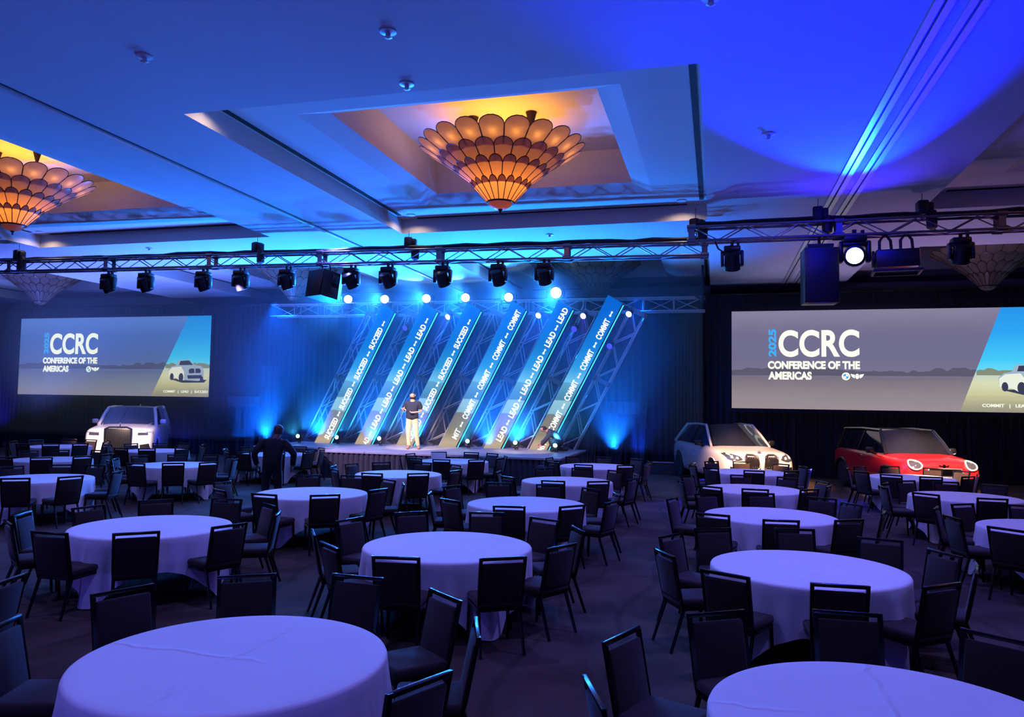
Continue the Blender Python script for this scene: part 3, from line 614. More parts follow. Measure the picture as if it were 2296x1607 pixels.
# ------------------------------------------------------------------ projection screens
def screen(label, x0, x1, z0, z1, tt, tb, txt_x, txt_s, pic='pic_dim', y=26.78, words='COMMIT   |   LEAD   |   SUCCEED', carx=0, dx=0):
    W, Hh = x1-x0, z1-z0
    t = thing('projection_screen', label, 'screen', (x0, y, z0), 0, 'projection screens')
    mb = MB(); b = .12
    mb.box((W/2, .05, -b/2), (W+2*b, .08, b)).box((W/2, .05, Hh+b/2), (W+2*b, .08, b)).box((-b/2, .05, Hh/2), (b, .08, Hh)).box((W+b/2, .05, Hh/2), (b, .08, Hh))
    ob('border', mb.mesh('border', M['drape'], 0), t)
    for lx in (W*.2, W*.8): ob('support_leg', MB().box((lx, .14, (Hh-z0)/2), (.1, .1, z0+Hh)).mesh('leg', M['black_metal'], 0), t)
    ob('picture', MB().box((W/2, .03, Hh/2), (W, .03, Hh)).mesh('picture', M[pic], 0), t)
    rnd = random.Random(4); top = []; nn = 60; hz = Hh*.375
    for i in range(nn+1):
        u = i/nn; top.append((W*u, .012, hz+.05+.07*sin(u*9)+rnd.uniform(-.02, .05)+(.09 if .45 < u < .85 else .03)*rnd.random()))
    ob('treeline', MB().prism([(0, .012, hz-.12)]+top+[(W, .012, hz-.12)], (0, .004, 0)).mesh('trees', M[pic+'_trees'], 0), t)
    # bright slanted wedge at the end
    tri = [(tb, .004, 0), (W, .004, 0), (W, .004, hz-.02), (tb+(tt-tb)*(hz-.02)/Hh, .004, hz-.02)]
    ob('wedge_ground', MB().prism(tri, (0, .006, 0)).mesh('wg', M['pic_sand'], 0), t)
    tri = [(tb+(tt-tb)*(hz-.02)/Hh, .004, hz-.02), (W, .004, hz-.02), (W, .004, Hh), (tt, .004, Hh)]
    ob('wedge_sky', MB().prism(tri, (0, .006, 0)).mesh('ws', M['pic_sky'], 0), t)
    bush = [(tb+(tt-tb)*(hz-.05)/Hh+.05, .001, hz-.08)]; xa = bush[0][0]
    bush += [(xa+(W-xa)*i/24, .001, hz+.06+rnd.uniform(0, .1)) for i in range(25)]+[(W, .001, hz-.08)]
    ob('wedge_bushes', MB().prism(bush, (0, .004, 0)).mesh('wb', M['pic_bush'], 0), t)
    # pictured car, three-quarter front view
    cx, cz, k = carx, hz-.28, .78
    def poly(nm, pts, m, y0): ob(nm, MB().prism([(cx+px*k, y0, cz+pz*k) for px, pz in pts], (0, .003, 0)).mesh(nm, M[m], 0), t)
    poly('car_shadow', [(-1.0, -.32), (-.2, -.52), (1.15, -.5), (1.3, -.36), (.3, -.28)], 'pic_dark', -.002)
    poly('car_body', [(-1.05, -.2), (-1.08, .15), (-.9, .34), (-.62, .4), (-.45, .68), (.2, .72), (.5, .44), (.98, .36), (1.12, .1), (1.1, -.32), (.8, -.42), (.0, -.38), (-.35, -.42), (-.6, -.26)], 'pic_car', -.005)
    poly('car_side', [(-1.05, -.2), (-1.06, .12), (-.85, .3), (-.3, .34), (-.1, .05), (-.1, -.36), (-.35, -.42), (-.6, -.26)], 'pic_car_side', -.008)
    poly('car_glass', [(-.42, .42), (-.36, .64), (.18, .67), (.44, .43)], 'pic_dark', -.010)
    poly('car_grille', [(.18, .16), (.3, .24), (.52, .24), (.55, .0), (.22, -.02)], 'pic_dark', -.010); poly('car_grille', [(.6, .0), (.6, .24), (.84, .24), (.94, .14), (.9, 0)], 'pic_dark', -.010)
    poly('car_intake', [(.1, -.12), (1.0, -.1), (.95, -.28), (.15, -.3)], 'pic_dark', -.010)
    for wx, wz, wr in ((-.86, -.2, .19), (-.28, -.24, .24), (1.0, -.32, .16)):
        poly('car_wheel', [(wx+wr*.62*cos(a*pi/6), wz+wr*sin(a*pi/6)) for a in range(12)], 'pic_dark', -.012)
    # conference lettering
    s = txt_s; e = (R(90), 0, 0)
    me = text_mesh('CCRC', 1.0, M['letter'], 'LEFT', 'BOTTOM_BASELINE', 1.02, .03); bx = [v.co.x for v in me.vertices]; by = [v.co.y for v in me.vertices]
    me.transform(Matrix.Translation((-min(bx), -min(by), 0))); me.transform(Matrix.Diagonal((2.05/(max(bx)-min(bx)), .74/(max(by)-min(by)), 1, 1)))
    def put(me, px, pz, rot=e): return ob('lettering', me, t, (txt_x+px*s, -.012, Hh*.5+pz*s), rot, (s, s, s))
    put(me, .27, .07)
    def fit(txt, wd, hg, m='letter', bold=.014):
        me = text_mesh(txt, .3, M[m], 'LEFT', 'BOTTOM_BASELINE', 1.0, bold); bx = [v.co.x for v in me.vertices]; by = [v.co.y for v in me.vertices]
        me.transform(Matrix.Translation((-min(bx), -min(by), 0))); me.transform(Matrix.Diagonal((wd/(max(bx)-min(bx)), hg/(max(by)-min(by)), 1, 1))); return me
    put(fit('2025', .76, .2, 'letter_blue', .012), .21, .08, Matrix(((0, -1, 0), (0, 0, -1), (1, 0, 0))).to_euler())
    put(fit('CONFERENCE OF THE', 2.34, .22), -.01, -.26); put(fit('AMERICAS', 1.12, .22), 0, -.55)
    # two maker emblems: a ringed roundel with quarters and a winged disc
    ring = MB(); 
    for a in range(24): 
        a0, a1 = a*pi/12, (a+1)*pi/12; ring.prism([(.105*cos(a0), 0, .105*sin(a0)), (.105*cos(a1), 0, .105*sin(a1)), (.07*cos(a1), 0, .07*sin(a1)), (.07*cos(a0), 0, .07*sin(a0))], (0, .004, 0))
    for q in (0, 2):
        pts = [(0, 0, 0)]+[(.062*cos(q*pi/2+j*pi/10), 0, .062*sin(q*pi/2+j*pi/10)) for j in range(6)]; ring.prism(pts, (0, .004, 0))
    ob('roundel_emblem', ring.mesh('roundel', M['letter'], 0), t, (txt_x+1.98*s, -.012, Hh*.5-.45*s), (0, 0, 0), (s, s, s))
    q2 = MB()
    for q in (1, 3): q2.prism([(0, 0, 0)]+[(.062*cos(q*pi/2+j*pi/10), 0, .062*sin(q*pi/2+j*pi/10)) for j in range(6)], (0, .004, 0))
    ob('roundel_quarters', q2.mesh('quarters', M['letter_blue'], 0), t, (txt_x+1.98*s, -.012, Hh*.5-.45*s), (0, 0, 0), (s, s, s))
    wg = MB().prism([(.08*cos(a*pi/8), 0, .08*sin(a*pi/8)) for a in range(16)], (0, .004, 0))
    for sg in (-1, 1): wg.prism([(sg*.09, 0, .05), (sg*.27, 0, .075), (sg*.25, 0, .035), (sg*.22, 0, -.0), (sg*.17, 0, -.04), (sg*.1, 0, -.06)], (0, .004, 0))
    wm = ob('winged_emblem', wg.mesh('winged', M['letter'], 0), t, (txt_x+2.26*s, -.012, Hh*.5-.45*s), (0, 0, 0), (s*.62, s, s*.9))
    me = fit(words, (W-tb)-1.0+dx, .13, 'letter', .006); ob('lettering', me, t, (tb+.62, -.012, .13), e)
    return t
for nm_, d_ in (('pic_dim', (8, 4, 0)), ('pic_blue_wash', (-26, 6, 44))):  # blue stage wash on the far screen is mixed into its picture colours
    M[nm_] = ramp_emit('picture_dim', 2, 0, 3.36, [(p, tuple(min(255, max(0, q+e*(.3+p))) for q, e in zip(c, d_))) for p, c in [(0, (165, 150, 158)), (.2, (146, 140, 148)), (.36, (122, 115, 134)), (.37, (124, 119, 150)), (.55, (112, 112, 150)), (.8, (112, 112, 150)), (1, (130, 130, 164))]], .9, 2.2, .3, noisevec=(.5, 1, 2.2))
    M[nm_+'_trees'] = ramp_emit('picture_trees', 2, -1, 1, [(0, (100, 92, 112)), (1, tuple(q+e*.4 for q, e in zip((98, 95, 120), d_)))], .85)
M['pic_sky'] = ramp_emit('picture_sky', 2, 1.1, 3.4, [(0, (120, 235, 255)), (.25, (70, 205, 255)), (.6, (48, 170, 250)), (1, (40, 150, 240))], .95)
M['pic_sand'] = ramp_emit('picture_sand', 2, 0, 1.3, [(0, (150, 142, 138)), (.25, (170, 168, 140)), (.5, (205, 205, 160)), (.8, (222, 226, 190)), (1, (196, 214, 200))], .95, 3, .25, noisevec=(.4, 1, 2.5))
M['pic_bush'] = emit('picture_bush', lin((140, 150, 130)), .9); M['pic_car'] = emit('picture_car', lin((165, 185, 205)), .95); M['pic_car_side'] = emit('picture_car_side', lin((235, 240, 225)), 1); M['pic_dark'] = emit('picture_dark', lin((62, 66, 92)), .9)
screen('wide projection screen above the white luxury car, seen whole', -29.95, -20.1, 2.36, 5.72, 8.75, 7.05, 1.35, 1.24, 'pic_blue_wash', carx=8.72, dx=.35)
screen('wide projection screen above the red car, cut by the frame', .52, 10.4, 2.26, 5.55, 8.12, 6.92, 1.18, 1.22, carx=8.85, dx=.3)

# ------------------------------------------------------------------ side curtains beside the stage
def swag(label, x, y, w_, h_, pinch, m, z=.0):
    mb = drape_mesh(w_, h_, max(2, int(w_*9)), .035, int(x*10), pinch)
    return tag(ob('gathered_curtain', mb.mesh('curtain', M[m], 60), None, (x, y, z)), label, 'curtain', 'gathered side curtains')
swag('slim tapering blue-lit curtain under the boxy valance beside the far screen', -18.5, 26.55, .35, 1.95, .7, 'drape_grey', .25)
swag('straight bright blue curtain under the boxy valance beside the far screen', -17.98, 26.55, .6, 1.98, .25, 'drape_grey', .1)
swag('full-height blue curtain nearest the stage beside the boxy valance', -17.2, 26.6, .75, 3.6, .0, 'drape_grey', .05)
swag('dark tapering curtain just past the stage end', -4.35, 26.5, .85, 2.2, .45, 'drape_grey', .12)
swag('second dark tapering curtain past the stage end under the dark valance', -3.45, 26.5, .95, 2.0, .5, 'drape_grey', .12)
swag('vivid blue tapering curtain between dark drapes past the stage', -2.6, 26.5, .62, 2.0, .35, 'drape_grey', .2)
swag('tall narrow blue-tinted curtain beside the near screen edge', -1.0, 26.8, .9, 5.2, .0, 'drape', .03)
for lb, x, wd in (('boxy grey valance across the blue curtains beside the far screen', -18.15, 1.5), ('dark valance across the curtains past the stage end', -3.1, 1.1)):
    t = thing('valance', lb, 'valance', (x, 26.4, 2.0)); ob('board', MB().rbox((0, 0, .2), (wd, .12, .42), .02).mesh('board', M['drape_grey'], 40), t)
    for s_ in (-1, 1): ob('leg', MB().tube((s_*(wd/2-.05), .04, -2.0), (s_*(wd/2-.05), .04, 0), .02).mesh('leg', M['black_metal']), t)
    for k in range(int(wd/.22)): ob('pleat', MB().tube((-wd/2+.12+k*.22, -.06, .02), (-wd/2+.12+k*.22, -.06, .38), .03, n=8).mesh('pleat', M['drape_grey'], 60), t)
tb = thing('low_riser_box', 'low dark riser with a bright white edge beside the white SUV', 'riser', (-1.75, 26.2, 0)); ob('box', MB().rbox((0, 0, .2), (1.0, .5, .4), .02).mesh('box', M['skirt']), tb); ob('white_edge', MB().box((.05, -.26, .41), (.7, .03, .03)).mesh('edge', M['track']), tb)
# ------------------------------------------------------------------ tables and cloths
TBL = {
 'T1': (-2.85, 4.14, 0, 'first table in the stage column'), 'T2': (-2.85, 7.97, 0, 'second table in the stage column'), 'T6': (-2.87, 11.64, 0, 'third table in the stage column'), 'T9': (-2.93, 15.32, 0, 'fourth table in the stage column'), 'T10': (-2.93, 19.24, 0, 'fifth table in the stage column'),
 'T3': (-6.68, 7.93, 45, 'first table in the standing-man column'), 'T7': (-6.6, 11.6, 40, 'second table in the standing-man column'), 'T11': (-6.63, 15.3, 45, 'third table in the standing-man column'), 'T12': (-6.75, 19.2, 10, 'fourth table in the standing-man column'),
 'T5': (.88, 4.3, 0, 'first table in the white-SUV column'), 'T4': (.87, 8.08, 0, 'second table in the white-SUV column'), 'T8': (.76, 11.71, 5, 'third table in the white-SUV column'), 'T19': (.68, 15.29, 0, 'fourth table in the white-SUV column'), 'T20': (.75, 19.2, 0, 'fifth table in the white-SUV column'),
 'T23': (4.4, 11.8, 20, 'first table in the red-car column'), 'T22': (4.36, 15.5, 0, 'second table in the red-car column'), 'T21': (4.35, 19.36, 0, 'third table in the red-car column'),
 'T15': (-12.44, 11.7, 50, 'first table in the swag-curtain column'), 'T14': (-12.26, 15.21, 40, 'second table in the swag-curtain column'), 'T13': (-12.2, 19.3, 0, 'third table in the swag-curtain column'),
 'T16': (-15.9, 15.25, 0, 'first table in the white-saloon column'), 'T18': (-16.0, 19.0, 10, 'second table in the white-saloon column'), 'T17': (-19.8, 19.25, 30, 'lone table under the far screen'),
}
ZT, RT = .755, .925
def cloth_mesh(a, seed):
    rnd = random.Random(seed); n = 160; vs = [(0, 0, ZT)]; fs = []; rows = []
    flat = [.12, .3, .5, .7, .84, .9]
    def ring(fn):
        i0 = len(vs); vs.extend(fn(2*pi*j/n) for j in range(n)); rows.append(i0)
    for r in flat: ring(lambda t, r=r: (r*cos(t), r*sin(t), ZT))
    ring(lambda t: (.918*cos(t), .918*sin(t), ZT-.006)); ring(lambda t: (.926*cos(t), .926*sin(t), ZT-.022))
    p1, p2 = rnd.uniform(0, 6), rnd.uniform(0, 6)
    def drop(t): return min(a/max(abs(cos(t)), abs(sin(t)))-RT, ZT-.022-.012)
    for k in range(1, 8):
        v = k/7
        def f(t, v=v):
            d = drop(t); lv = v*d; crn = max(0, abs(sin(2*t)))**3
            fold = (.012+.05*crn)*min(1, lv/.35)*sin(13*t+p1+.8*sin(3*t)) + .012*min(1, lv/.3)*sin(29*t+p2)
            r = .927+.035*v*crn+.01*v+fold*(.35+.65*v)
            return (r*cos(t), r*sin(t), ZT-.022-lv)
        ring(f)
    fs += [(0, rows[0]+j, rows[0]+(j+1) % n) for j in range(n)]
    for p, q in zip(rows[:-1], rows[1:]): fs += [(p+j, q+j, q+(j+1) % n, p+(j+1) % n) for j in range(n)]
    return MB().add(vs, fs).mesh('tablecloth', M['cloth'], 70)
cloths = [cloth_mesh(1.30, 1), cloth_mesh(1.32, 2), cloth_mesh(1.28, 3)]
top_me = MB().lathe([(.01, .715), (.9, .715), (.91, .725), (.91, .74), (.9, .745), (.01, .745)], 40).mesh('tabletop', M['wood'], 40)
leg_me = MB().path([(0, -.22, 0), (0, -.22, .70), (0, .22, .70), (0, .22, 0)], .017, 8).tube((0, -.22, .25), (0, .22, .25), .012).mesh('leg_frame', M['truss'], 60)
for i, (k, (x, y, a, nm)) in enumerate(TBL.items()):
    t = thing('round_table', 'round banquet table hidden under its cloth, '+nm, 'table', (x, y, 0), R(a), 'round banquet tables')
    ob('tabletop', top_me, t)
    for s in (-.45, .45): ob('leg', leg_me, t, (s, 0, 0))
    c = ob('tablecloth', cloths[i % 3], None, (x, y, 0), (0, 0, R(a)))
    tag(c, 'white cloth hanging over the %s' % nm, 'tablecloth', 'white tablecloths')
# ------------------------------------------------------------------ chairs
CHAIRS={
 'T1':[(-4.02,4.69,-114),(-3.53,5.26,-146),(-2.85,5.47,177),(-2.14,5.20,140),(-1.75,4.62,110),(-1.73,3.84,66),(-4.07,3.93,-72)],
 'T2':[(-2.89,6.85,8),(-2.06,7.11,32),(-1.76,7.76,62),(-1.79,8.59,118),(-2.19,9.05,154),(-2.82,9.28,-166),(-3.62,9.04,-137),(-4.01,8.38,-106),(-3.52,7.10,-40),(-3.97,7.62,-57)],
 'T3':[(-6.79,6.82,2),(-6.13,7.04,41),(-5.61,7.68,69),(-7.62,8.14,-102),(-7.35,8.83,-133),(-6.70,9.20,-171),(-6.05,8.97,144),(-5.60,8.44,115),(-7.89,7.57,-66),(-7.58,7.13,-33)],
 'T4':[(0.96,7.03,3),(0.21,7.13,-28),(1.61,7.24,40),(2.00,7.88,73),(1.96,8.46,116),(1.69,8.94,168),(0.95,9.32,-170),(0.09,9.05,-154),(-0.23,8.53,-120),(-0.23,7.76,-62)],
 'T5':[(0.16,5.33,-147),(0.91,5.58,-177),(1.58,5.32,145),(-0.30,4.75,-112),(-0.32,3.97,-69)],
 'T6':[(-2.82,10.54,9),(-2.17,10.81,49),(-1.75,11.38,71),(-1.81,12.19,110),(-2.22,12.63,142),(-2.78,12.94,-165),(-3.69,12.86,-166),(-4.09,12.24,-111),(-3.62,10.84,-31),(-4.07,11.36,-75)],
 'T7':[(-6.57,10.46,-4),(-5.89,10.65,39),(-5.55,11.45,75),(-5.50,12.19,116),(-5.92,12.61,148),(-6.63,12.98,-167),(-7.38,12.77,-155),(-7.88,11.35,-91),(-7.37,10.62,-31)],
 'T8':[(0.03,10.79,-14),(0.76,10.57,8),(1.50,10.88,33),(1.96,11.62,74),(1.72,12.28,121),(1.52,12.76,157),(0.79,13.00,-165),(0.03,12.66,-141),(-0.38,11.98,-107)],
 'T9':[(-2.92,14.18,0),(-2.27,14.36,34),(-1.83,14.95,71),(-1.84,15.73,110),(-2.26,16.27,144),(-2.89,16.48,178),(-3.52,16.26,-148),(-3.70,14.46,-41),(-4.07,15.23,-85)],
 'T10':[(-3.00,18.08,-3),(-2.23,18.31,36),(-1.88,18.83,74),(-1.93,19.52,104),(-2.19,20.07,142),(-2.93,20.32,179),(-3.55,20.12,-139),(-3.95,19.56,-102),(-3.94,18.96,-71),(-3.62,18.35,-42)],
 'T11':[(-6.58,14.14,2),(-5.91,14.42,39),(-5.54,15.11,80),(-5.89,16.17,139),(-7.77,15.08,-79),(-7.42,14.48,-43),(-5.62,15.67,110),(-6.65,16.43,-182),(-7.32,16.14,-135),(-7.67,15.63,-102)],
 'T14':[(-11.64,14.41,37),(-11.19,14.77,67),(-12.13,14.06,6),(-11.25,15.60,110),(-11.69,16.09,150),(-12.28,16.26,-180),(-12.87,16.06,-139),(-13.33,15.54,-104),(-13.21,14.81,-66),(-12.92,14.31,-37)],
 'T15':[(-11.84,10.74,33),(-11.39,11.17,75),(-11.35,12.07,108),(-11.81,12.56,143),(-12.44,12.78,184),(-12.99,12.62,-145),(-13.40,12.10,-108),(-13.54,11.46,-82),(-13.13,10.84,-41),(-12.58,10.63,-4)],
 'T19':[(0.06,14.30,-31),(0.66,14.21,0),(1.39,14.48,42),(1.73,15.75,113),(-0.32,15.91,-122),(1.72,15.07,73),(1.25,16.21,147),(0.55,16.35,-173),(-0.37,14.93,-74)],
 'T21':[(3.80,18.34,-28),(4.40,18.23,2),(5.05,18.60,42),(5.38,19.20,80),(5.32,19.84,121),(4.92,20.29,144),(4.23,20.45,-170),(3.62,20.15,-134),(3.32,19.58,-104),(3.41,18.84,-57)],
 'T22':[(3.63,14.60,-39),(4.35,14.34,0),(3.25,15.35,-82),(3.80,16.52,-151),(4.98,14.58,28),(5.35,15.12,73),(5.39,15.78,109),(5.00,16.35,143),(4.40,16.58,177),(3.42,15.95,-112)],
 'T12':[(-6.60,18.05,7),(-5.96,18.35,42),(-6.73,20.36,179),(-7.43,20.13,-143),(-6.19,20.22,151),(-5.66,18.97,79),(-5.72,19.61,115),(-7.78,19.33,-100),(-7.79,18.76,-66),(-7.22,18.19,-22)],
 'T13':[(-12.24,18.14,-2),(-11.59,18.37,36),(-11.18,19.00,76),(-11.19,19.63,103),(-11.53,20.20,141),(-12.20,20.39,-178),(-12.81,20.23,-148),(-13.19,19.70,-112),(-13.25,18.94,-69),(-12.82,18.38,-32)],
 'T16':[(-14.92,15.59,103),(-15.32,16.18,147),(-15.82,16.37,181),(-16.55,16.07,-143),(-16.90,15.63,-116),(-16.94,14.87,-74),(-16.57,14.39,-33),(-15.89,14.21,5),(-15.24,14.39,41),(-14.84,14.96,71)],
 'T17':[(-18.73,19.60,113),(-19.18,20.16,151),(-19.85,20.29,-179),(-20.42,20.17,-146),(-20.81,19.53,-108),(-20.81,18.88,-71),(-20.46,18.34,-30),(-19.72,18.15,6),(-19.17,18.39,41),(-18.75,18.87,67)],
 'T18':[(-15.00,19.34,105),(-15.33,19.87,146),(-16.06,20.05,-178),(-16.57,19.86,-142),(-16.98,19.36,-104),(-17.01,18.65,-70),(-16.58,18.10,-38),(-16.01,17.93,1),(-15.42,18.07,27),(-15.01,18.65,73)],
 'T20':[(1.78,19.60,110),(1.42,20.03,145),(0.68,20.32,-173),(0.08,20.10,-139),(-0.27,19.49,-102),(-0.27,18.81,-67),(0.08,18.39,-41),(0.81,18.15,3),(1.45,18.35,42),(1.81,18.86,75)],
 'T23':[(3.62,10.77,-44),(3.80,12.82,-145),(3.34,11.50,-78),(3.38,12.31,-110),(4.34,10.68,0),(4.49,12.92,170)],
}

ch = {}
bm_seat = MB().rbox((0, .0, .455), (.44, .44, .075), .03, 3); bm_seat.rbox((0, 0, .41), (.40, .40, .03), .008, 1, mi=0); ch['seat'] = bm_seat.mesh('seat', M['chair_fabric'], 50)
tl = math.atan2(.09, .46)
ch['backrest'] = MB().rbox((0, -.245, .66), (.398, .04, .375), .016, 2, (tl, 0, 0)).mesh('backrest', M['chair_fabric'], 50)
def yb(z): return -.2-(z-.43)*.09/.46
bf = MB()
for sg in (-1, 1):
    q = [V((sg*.2, -.19, .39)), V((sg*.208, yb(.5), .5)), V((sg*.214, yb(.902), .902))]
    for p0_, p1_ in zip(q[:-1], q[1:]): bf.prism([p0_+V((-.016, -.012, 0)), p0_+V((.016, -.012, 0)), p0_+V((.016, .012, 0)), p0_+V((-.016, .012, 0))], p1_-p0_)
bf.rbox((0, yb(.888), .888), (.456, .027, .03), .006, 2, (tl, 0, 0))
ch['back_frame'] = bf.mesh('back_frame', M['chair_frame'], 40)
ch['seat_frame'] = MB().box((0, .2, .4), (.4, .022, .03)).box((0, -.19, .4), (.4, .022, .03)).box((.2, 0, .4), (.022, .4, .03)).box((-.2, 0, .4), (.022, .4, .03)).mesh('seat_frame', M['chair_frame'], 30)
fl = MB().tube((.195, .19, .42), (.205, .215, .0), .019, .0145, 8).mesh('front_leg', M['chair_frame'], 60)
rl = MB().tube((.2, -.17, .42), (.21, -.315, .0), .019, .0145, 8).mesh('rear_leg', M['chair_frame'], 60)
def mirror(me):
    m = me.copy(); m.transform(Matrix.Diagonal((-1, 1, 1, 1))); m.flip_normals(); return m
proto = ob('banquet_chair', None)
for nm in ('seat', 'backrest', 'back_frame', 'seat_frame'): ob(nm, ch[nm], proto)
for me in (fl, mirror(fl), rl, mirror(rl)): ob('leg', me, proto)
HOURS = ['twelve', 'one', 'two', 'three', 'four', 'five', 'six', 'seven', 'eight', 'nine', 'ten', 'eleven']
first = True
for k, lst in CHAIRS.items():
    tx, ty_, _, nm = TBL[k]; used = set(); vdir = atan2(-ty_, -tx)          # towards the camera = six o'clock
    for (x, y, rz) in lst:
        a = (atan2(y-ty_, x-tx)-vdir) % (2*pi)                               # 0 = nearest the camera, anticlockwise from above
        hh = (6-a/(2*pi)*12) % 12; h2 = round(hh*2) % 24
        for d in (0, 1, -1, 2, -2, 3):
            if (h2+d) % 24 not in used: h2 = (h2+d) % 24; break
        used.add(h2)
        clock = ("half past %s" % HOURS[h2//2]) if h2 % 2 else ("%s o'clock" % HOURS[h2//2])
        c_ = cos(a); view = 'seen from behind' if c_ > .55 else 'facing the camera' if c_ < -.45 else 'seen side-on'
        o = proto if first else copy_tree(proto); first = False
        o.location = (x, y, 0); o.rotation_euler = (0, 0, R(rz))
        tag(o, 'dark chair %s, at %s of %s' % (view, clock, nm.replace(' the ', ' ')), 'chair', 'dark banquet chairs')
o = copy_tree(proto); o.location = (-5.62, 4.7, 0); o.rotation_euler = (0, 0, R(104))
tag(o, 'dark chair cut by the frame edge, turned away from first table in stage column', 'chair', 'dark banquet chairs')
# white sheet of paper taped over one chair back before the stage
pp = tag(ob('paper_sign', MB().rbox((0, 0, 0), (.40, .012, .27), .003, 1, (R(6), 0, 0)).mesh('sign', mat('paper', (.85, .84, .78), .8)), None, (-7.36, 19.68, .79), (0, 0, R(18))), 'white paper sign hung on a chair back in front of the presenter', 'sign')
# ------------------------------------------------------------------ cars
P_white = mat('car_paint_white', (.74, .73, .74), .3, var=.02, coat=.8); P_white2 = mat('car_paint_pearl', (.66, .66, .68), .32, var=.02, coat=.8); P_red = mat('car_paint_red', (.62, .012, .018), .28, var=.03, coat=.9)
P_black = mat('car_trim_black', (.01, .01, .012), .35, var=.1); P_glass = mat('car_glass', (.012, .014, .02), .06, var=.1, spec=.8, coat=1); P_chrome = mat('chrome', (.75, .75, .78), .12, 1, var=.05)
P_tyre = mat('tyre', (.015, .015, .016), .85); P_lamp = mat('headlamp_glass', (.05, .055, .07), .08, spec=.9, coat=1); P_blackroof = mat('roof_black', (.015, .015, .018), .18, coat=1)
P_drl = emit('lamp_ring', (1, .93, .75), 1.6); P_silver = mat('silver_trim', (.55, .56, .6), .3, .8)
def eval_mesh(o):
    dg = bpy.context.evaluated_depsgraph_get(); me = bpy.data.meshes.new_from_object(o.evaluated_get(dg)); return me
def car(name, label, loc, rz, sc, paint, stations, gh, wheels, roof, pillar, details):
    t = thing(name, label, 'car', loc, rz, None, (sc, sc, sc))
    # lower body: half profile lofted along the length
    n = 9; vs = []
    for (y, w_, zb, zt, zs) in stations:
        h = [(0, zt), (.5*w_, zt-.006), (.82*w_, zt-.03), (.955*w_, zs), (w_, zs-.16), (1.0*w_, (zs+zb)/2-.04), (.965*w_, zb+.08), (.86*w_, zb), (0, zb)]
        ringp = h + [(-x, z) for x, z in h[-2:0:-1]]
        vs += [(x, y, z) for x, z in ringp]
    k = 2*n-2; fs = []
    for i in range(len(stations)-1): fs += [(i*k+j, i*k+(j+1) % k, (i+1)*k+(j+1) % k, (i+1)*k+j) for j in range(k)]
    fs += [tuple(range(k)), tuple(range((len(stations)-1)*k, len(stations)*k))[::-1]]
    me = MB().add(vs, fs).mesh('body', paint, 0); o = bpy.data.objects.new('tmp', me); COL.objects.link(o)
    o.modifiers.new('s', 'SUBSURF').levels = 2
    cut = MB()
    for (wy, wr, wz) in wheels: cut.tube((-1.4, wy, wz), (1.4, wy, wz), wr*1.14, n=28)
    co = bpy.data.objects.new('cut', cut.mesh('cut', paint, 0)); COL.objects.link(co)
    full = eval_mesh(o)
    b = o.modifiers.new('b', 'BOOLEAN'); b.object = co; b.operation = 'DIFFERENCE'; b.solver = 'EXACT'
    body = eval_mesh(o)
    bpy.data.objects.remove(o); bpy.data.objects.remove(co)
    body.materials.clear(); body.materials.append(paint); body.polygons.foreach_set('material_index', [0]*len(body.polygons)); body.polygons.foreach_set('use_smooth', [True]*len(body.polygons)); body.set_sharp_from_angle(angle=R(38))
    ob('body', body, t)
    bm = bmesh.new(); bm.from_mesh(full); bvh = BVHTree.FromBMesh(bm); bm.free()
    W = max(s[1] for s in stations)
    # underbody, wheels
    ob('underbody', MB().box((0, 0, wheels[0][2]-.02), (W*1.7, stations[-1][0]-stations[0][0]-.5, .22)).mesh('under', P_black, 0), t)
    for (wy, wr, wz) in wheels:
        for s in (-1, 1):
            x = s*(W-.13); tyre = MB()
            prof = [(wr*.66, -.11), (wr*.93, -.115), (wr, -.08), (wr, .08), (wr*.93, .115), (wr*.66, .11)]
            q = [(0, 0)]; m2 = MB().lathe(prof, 28); tyre = m2
            wo = ob('wheel', tyre.mesh('tyre', P_tyre, 50), t, (x, wy, wz), (0, R(90), 0))
            rim = MB().lathe([(.02, .06*s), (wr*.2, .075*s), (wr*.2, .03*s)], 14)
            for a in range(10):
                an = 2*pi*a/10; rim.box((wr*.42*cos(an), wr*.42*sin(an), .055*s), (wr*.5, .045, .03), (0, 0, an))
            rim.path([(wr*.65*cos(2*pi*a/24), wr*.65*sin(2*pi*a/24), .07*s) for a in range(24)], .018, 5, closed=True); rim.lathe([(.01, .0), (wr*.64, .0)], 20)
            ob('rim', rim.mesh('rim', P_silver, 50), wo)
    # greenhouse: windscreen, roof, rear glass, side glass
    A0, A1, R1, R0, bulge = gh['A0'], gh['A1'], gh['R1'], gh['R0'], gh.get('bulge', .18)
    def sheet(p, q, rows, m, nm, f0, f1, crown0, crown1):
        vs = []; cols = 8
        for j in range(rows+1):
            v = j/rows; w_ = p[0]+(q[0]-p[0])*v; y = p[1]+(q[1]-p[1])*v; z = p[2]+(q[2]-p[2])*v; fb = f0+(f1-f0)*v; cr = crown0+(crown1-crown0)*v
            if p is A1: z += .03*sin(pi*v)
            for i in range(cols+1):
                u = i/cols*2-1; vs.append((u*w_, y+fb*(1-u*u), z+cr*(1-u*u)))
        fs = [(j*(cols+1)+i, j*(cols+1)+i+1, (j+1)*(cols+1)+i+1, (j+1)*(cols+1)+i) for j in range(rows) for i in range(cols)]
        mb = MB().add(vs, fs); mb.add([(x, y, z-.02) for x, y, z in vs], fs)
        return ob(nm, mb.mesh(nm, m, 60), t)
    sheet(A0, A1, 6, P_glass, 'windscreen', -bulge, -bulge*.5, .0, .035); sheet(A1, R1, 6, roof, 'roof', -bulge*.5, .05, .035, .03); sheet(R1, R0, 4, P_glass, 'rear_window', .05, .1, .03, 0)
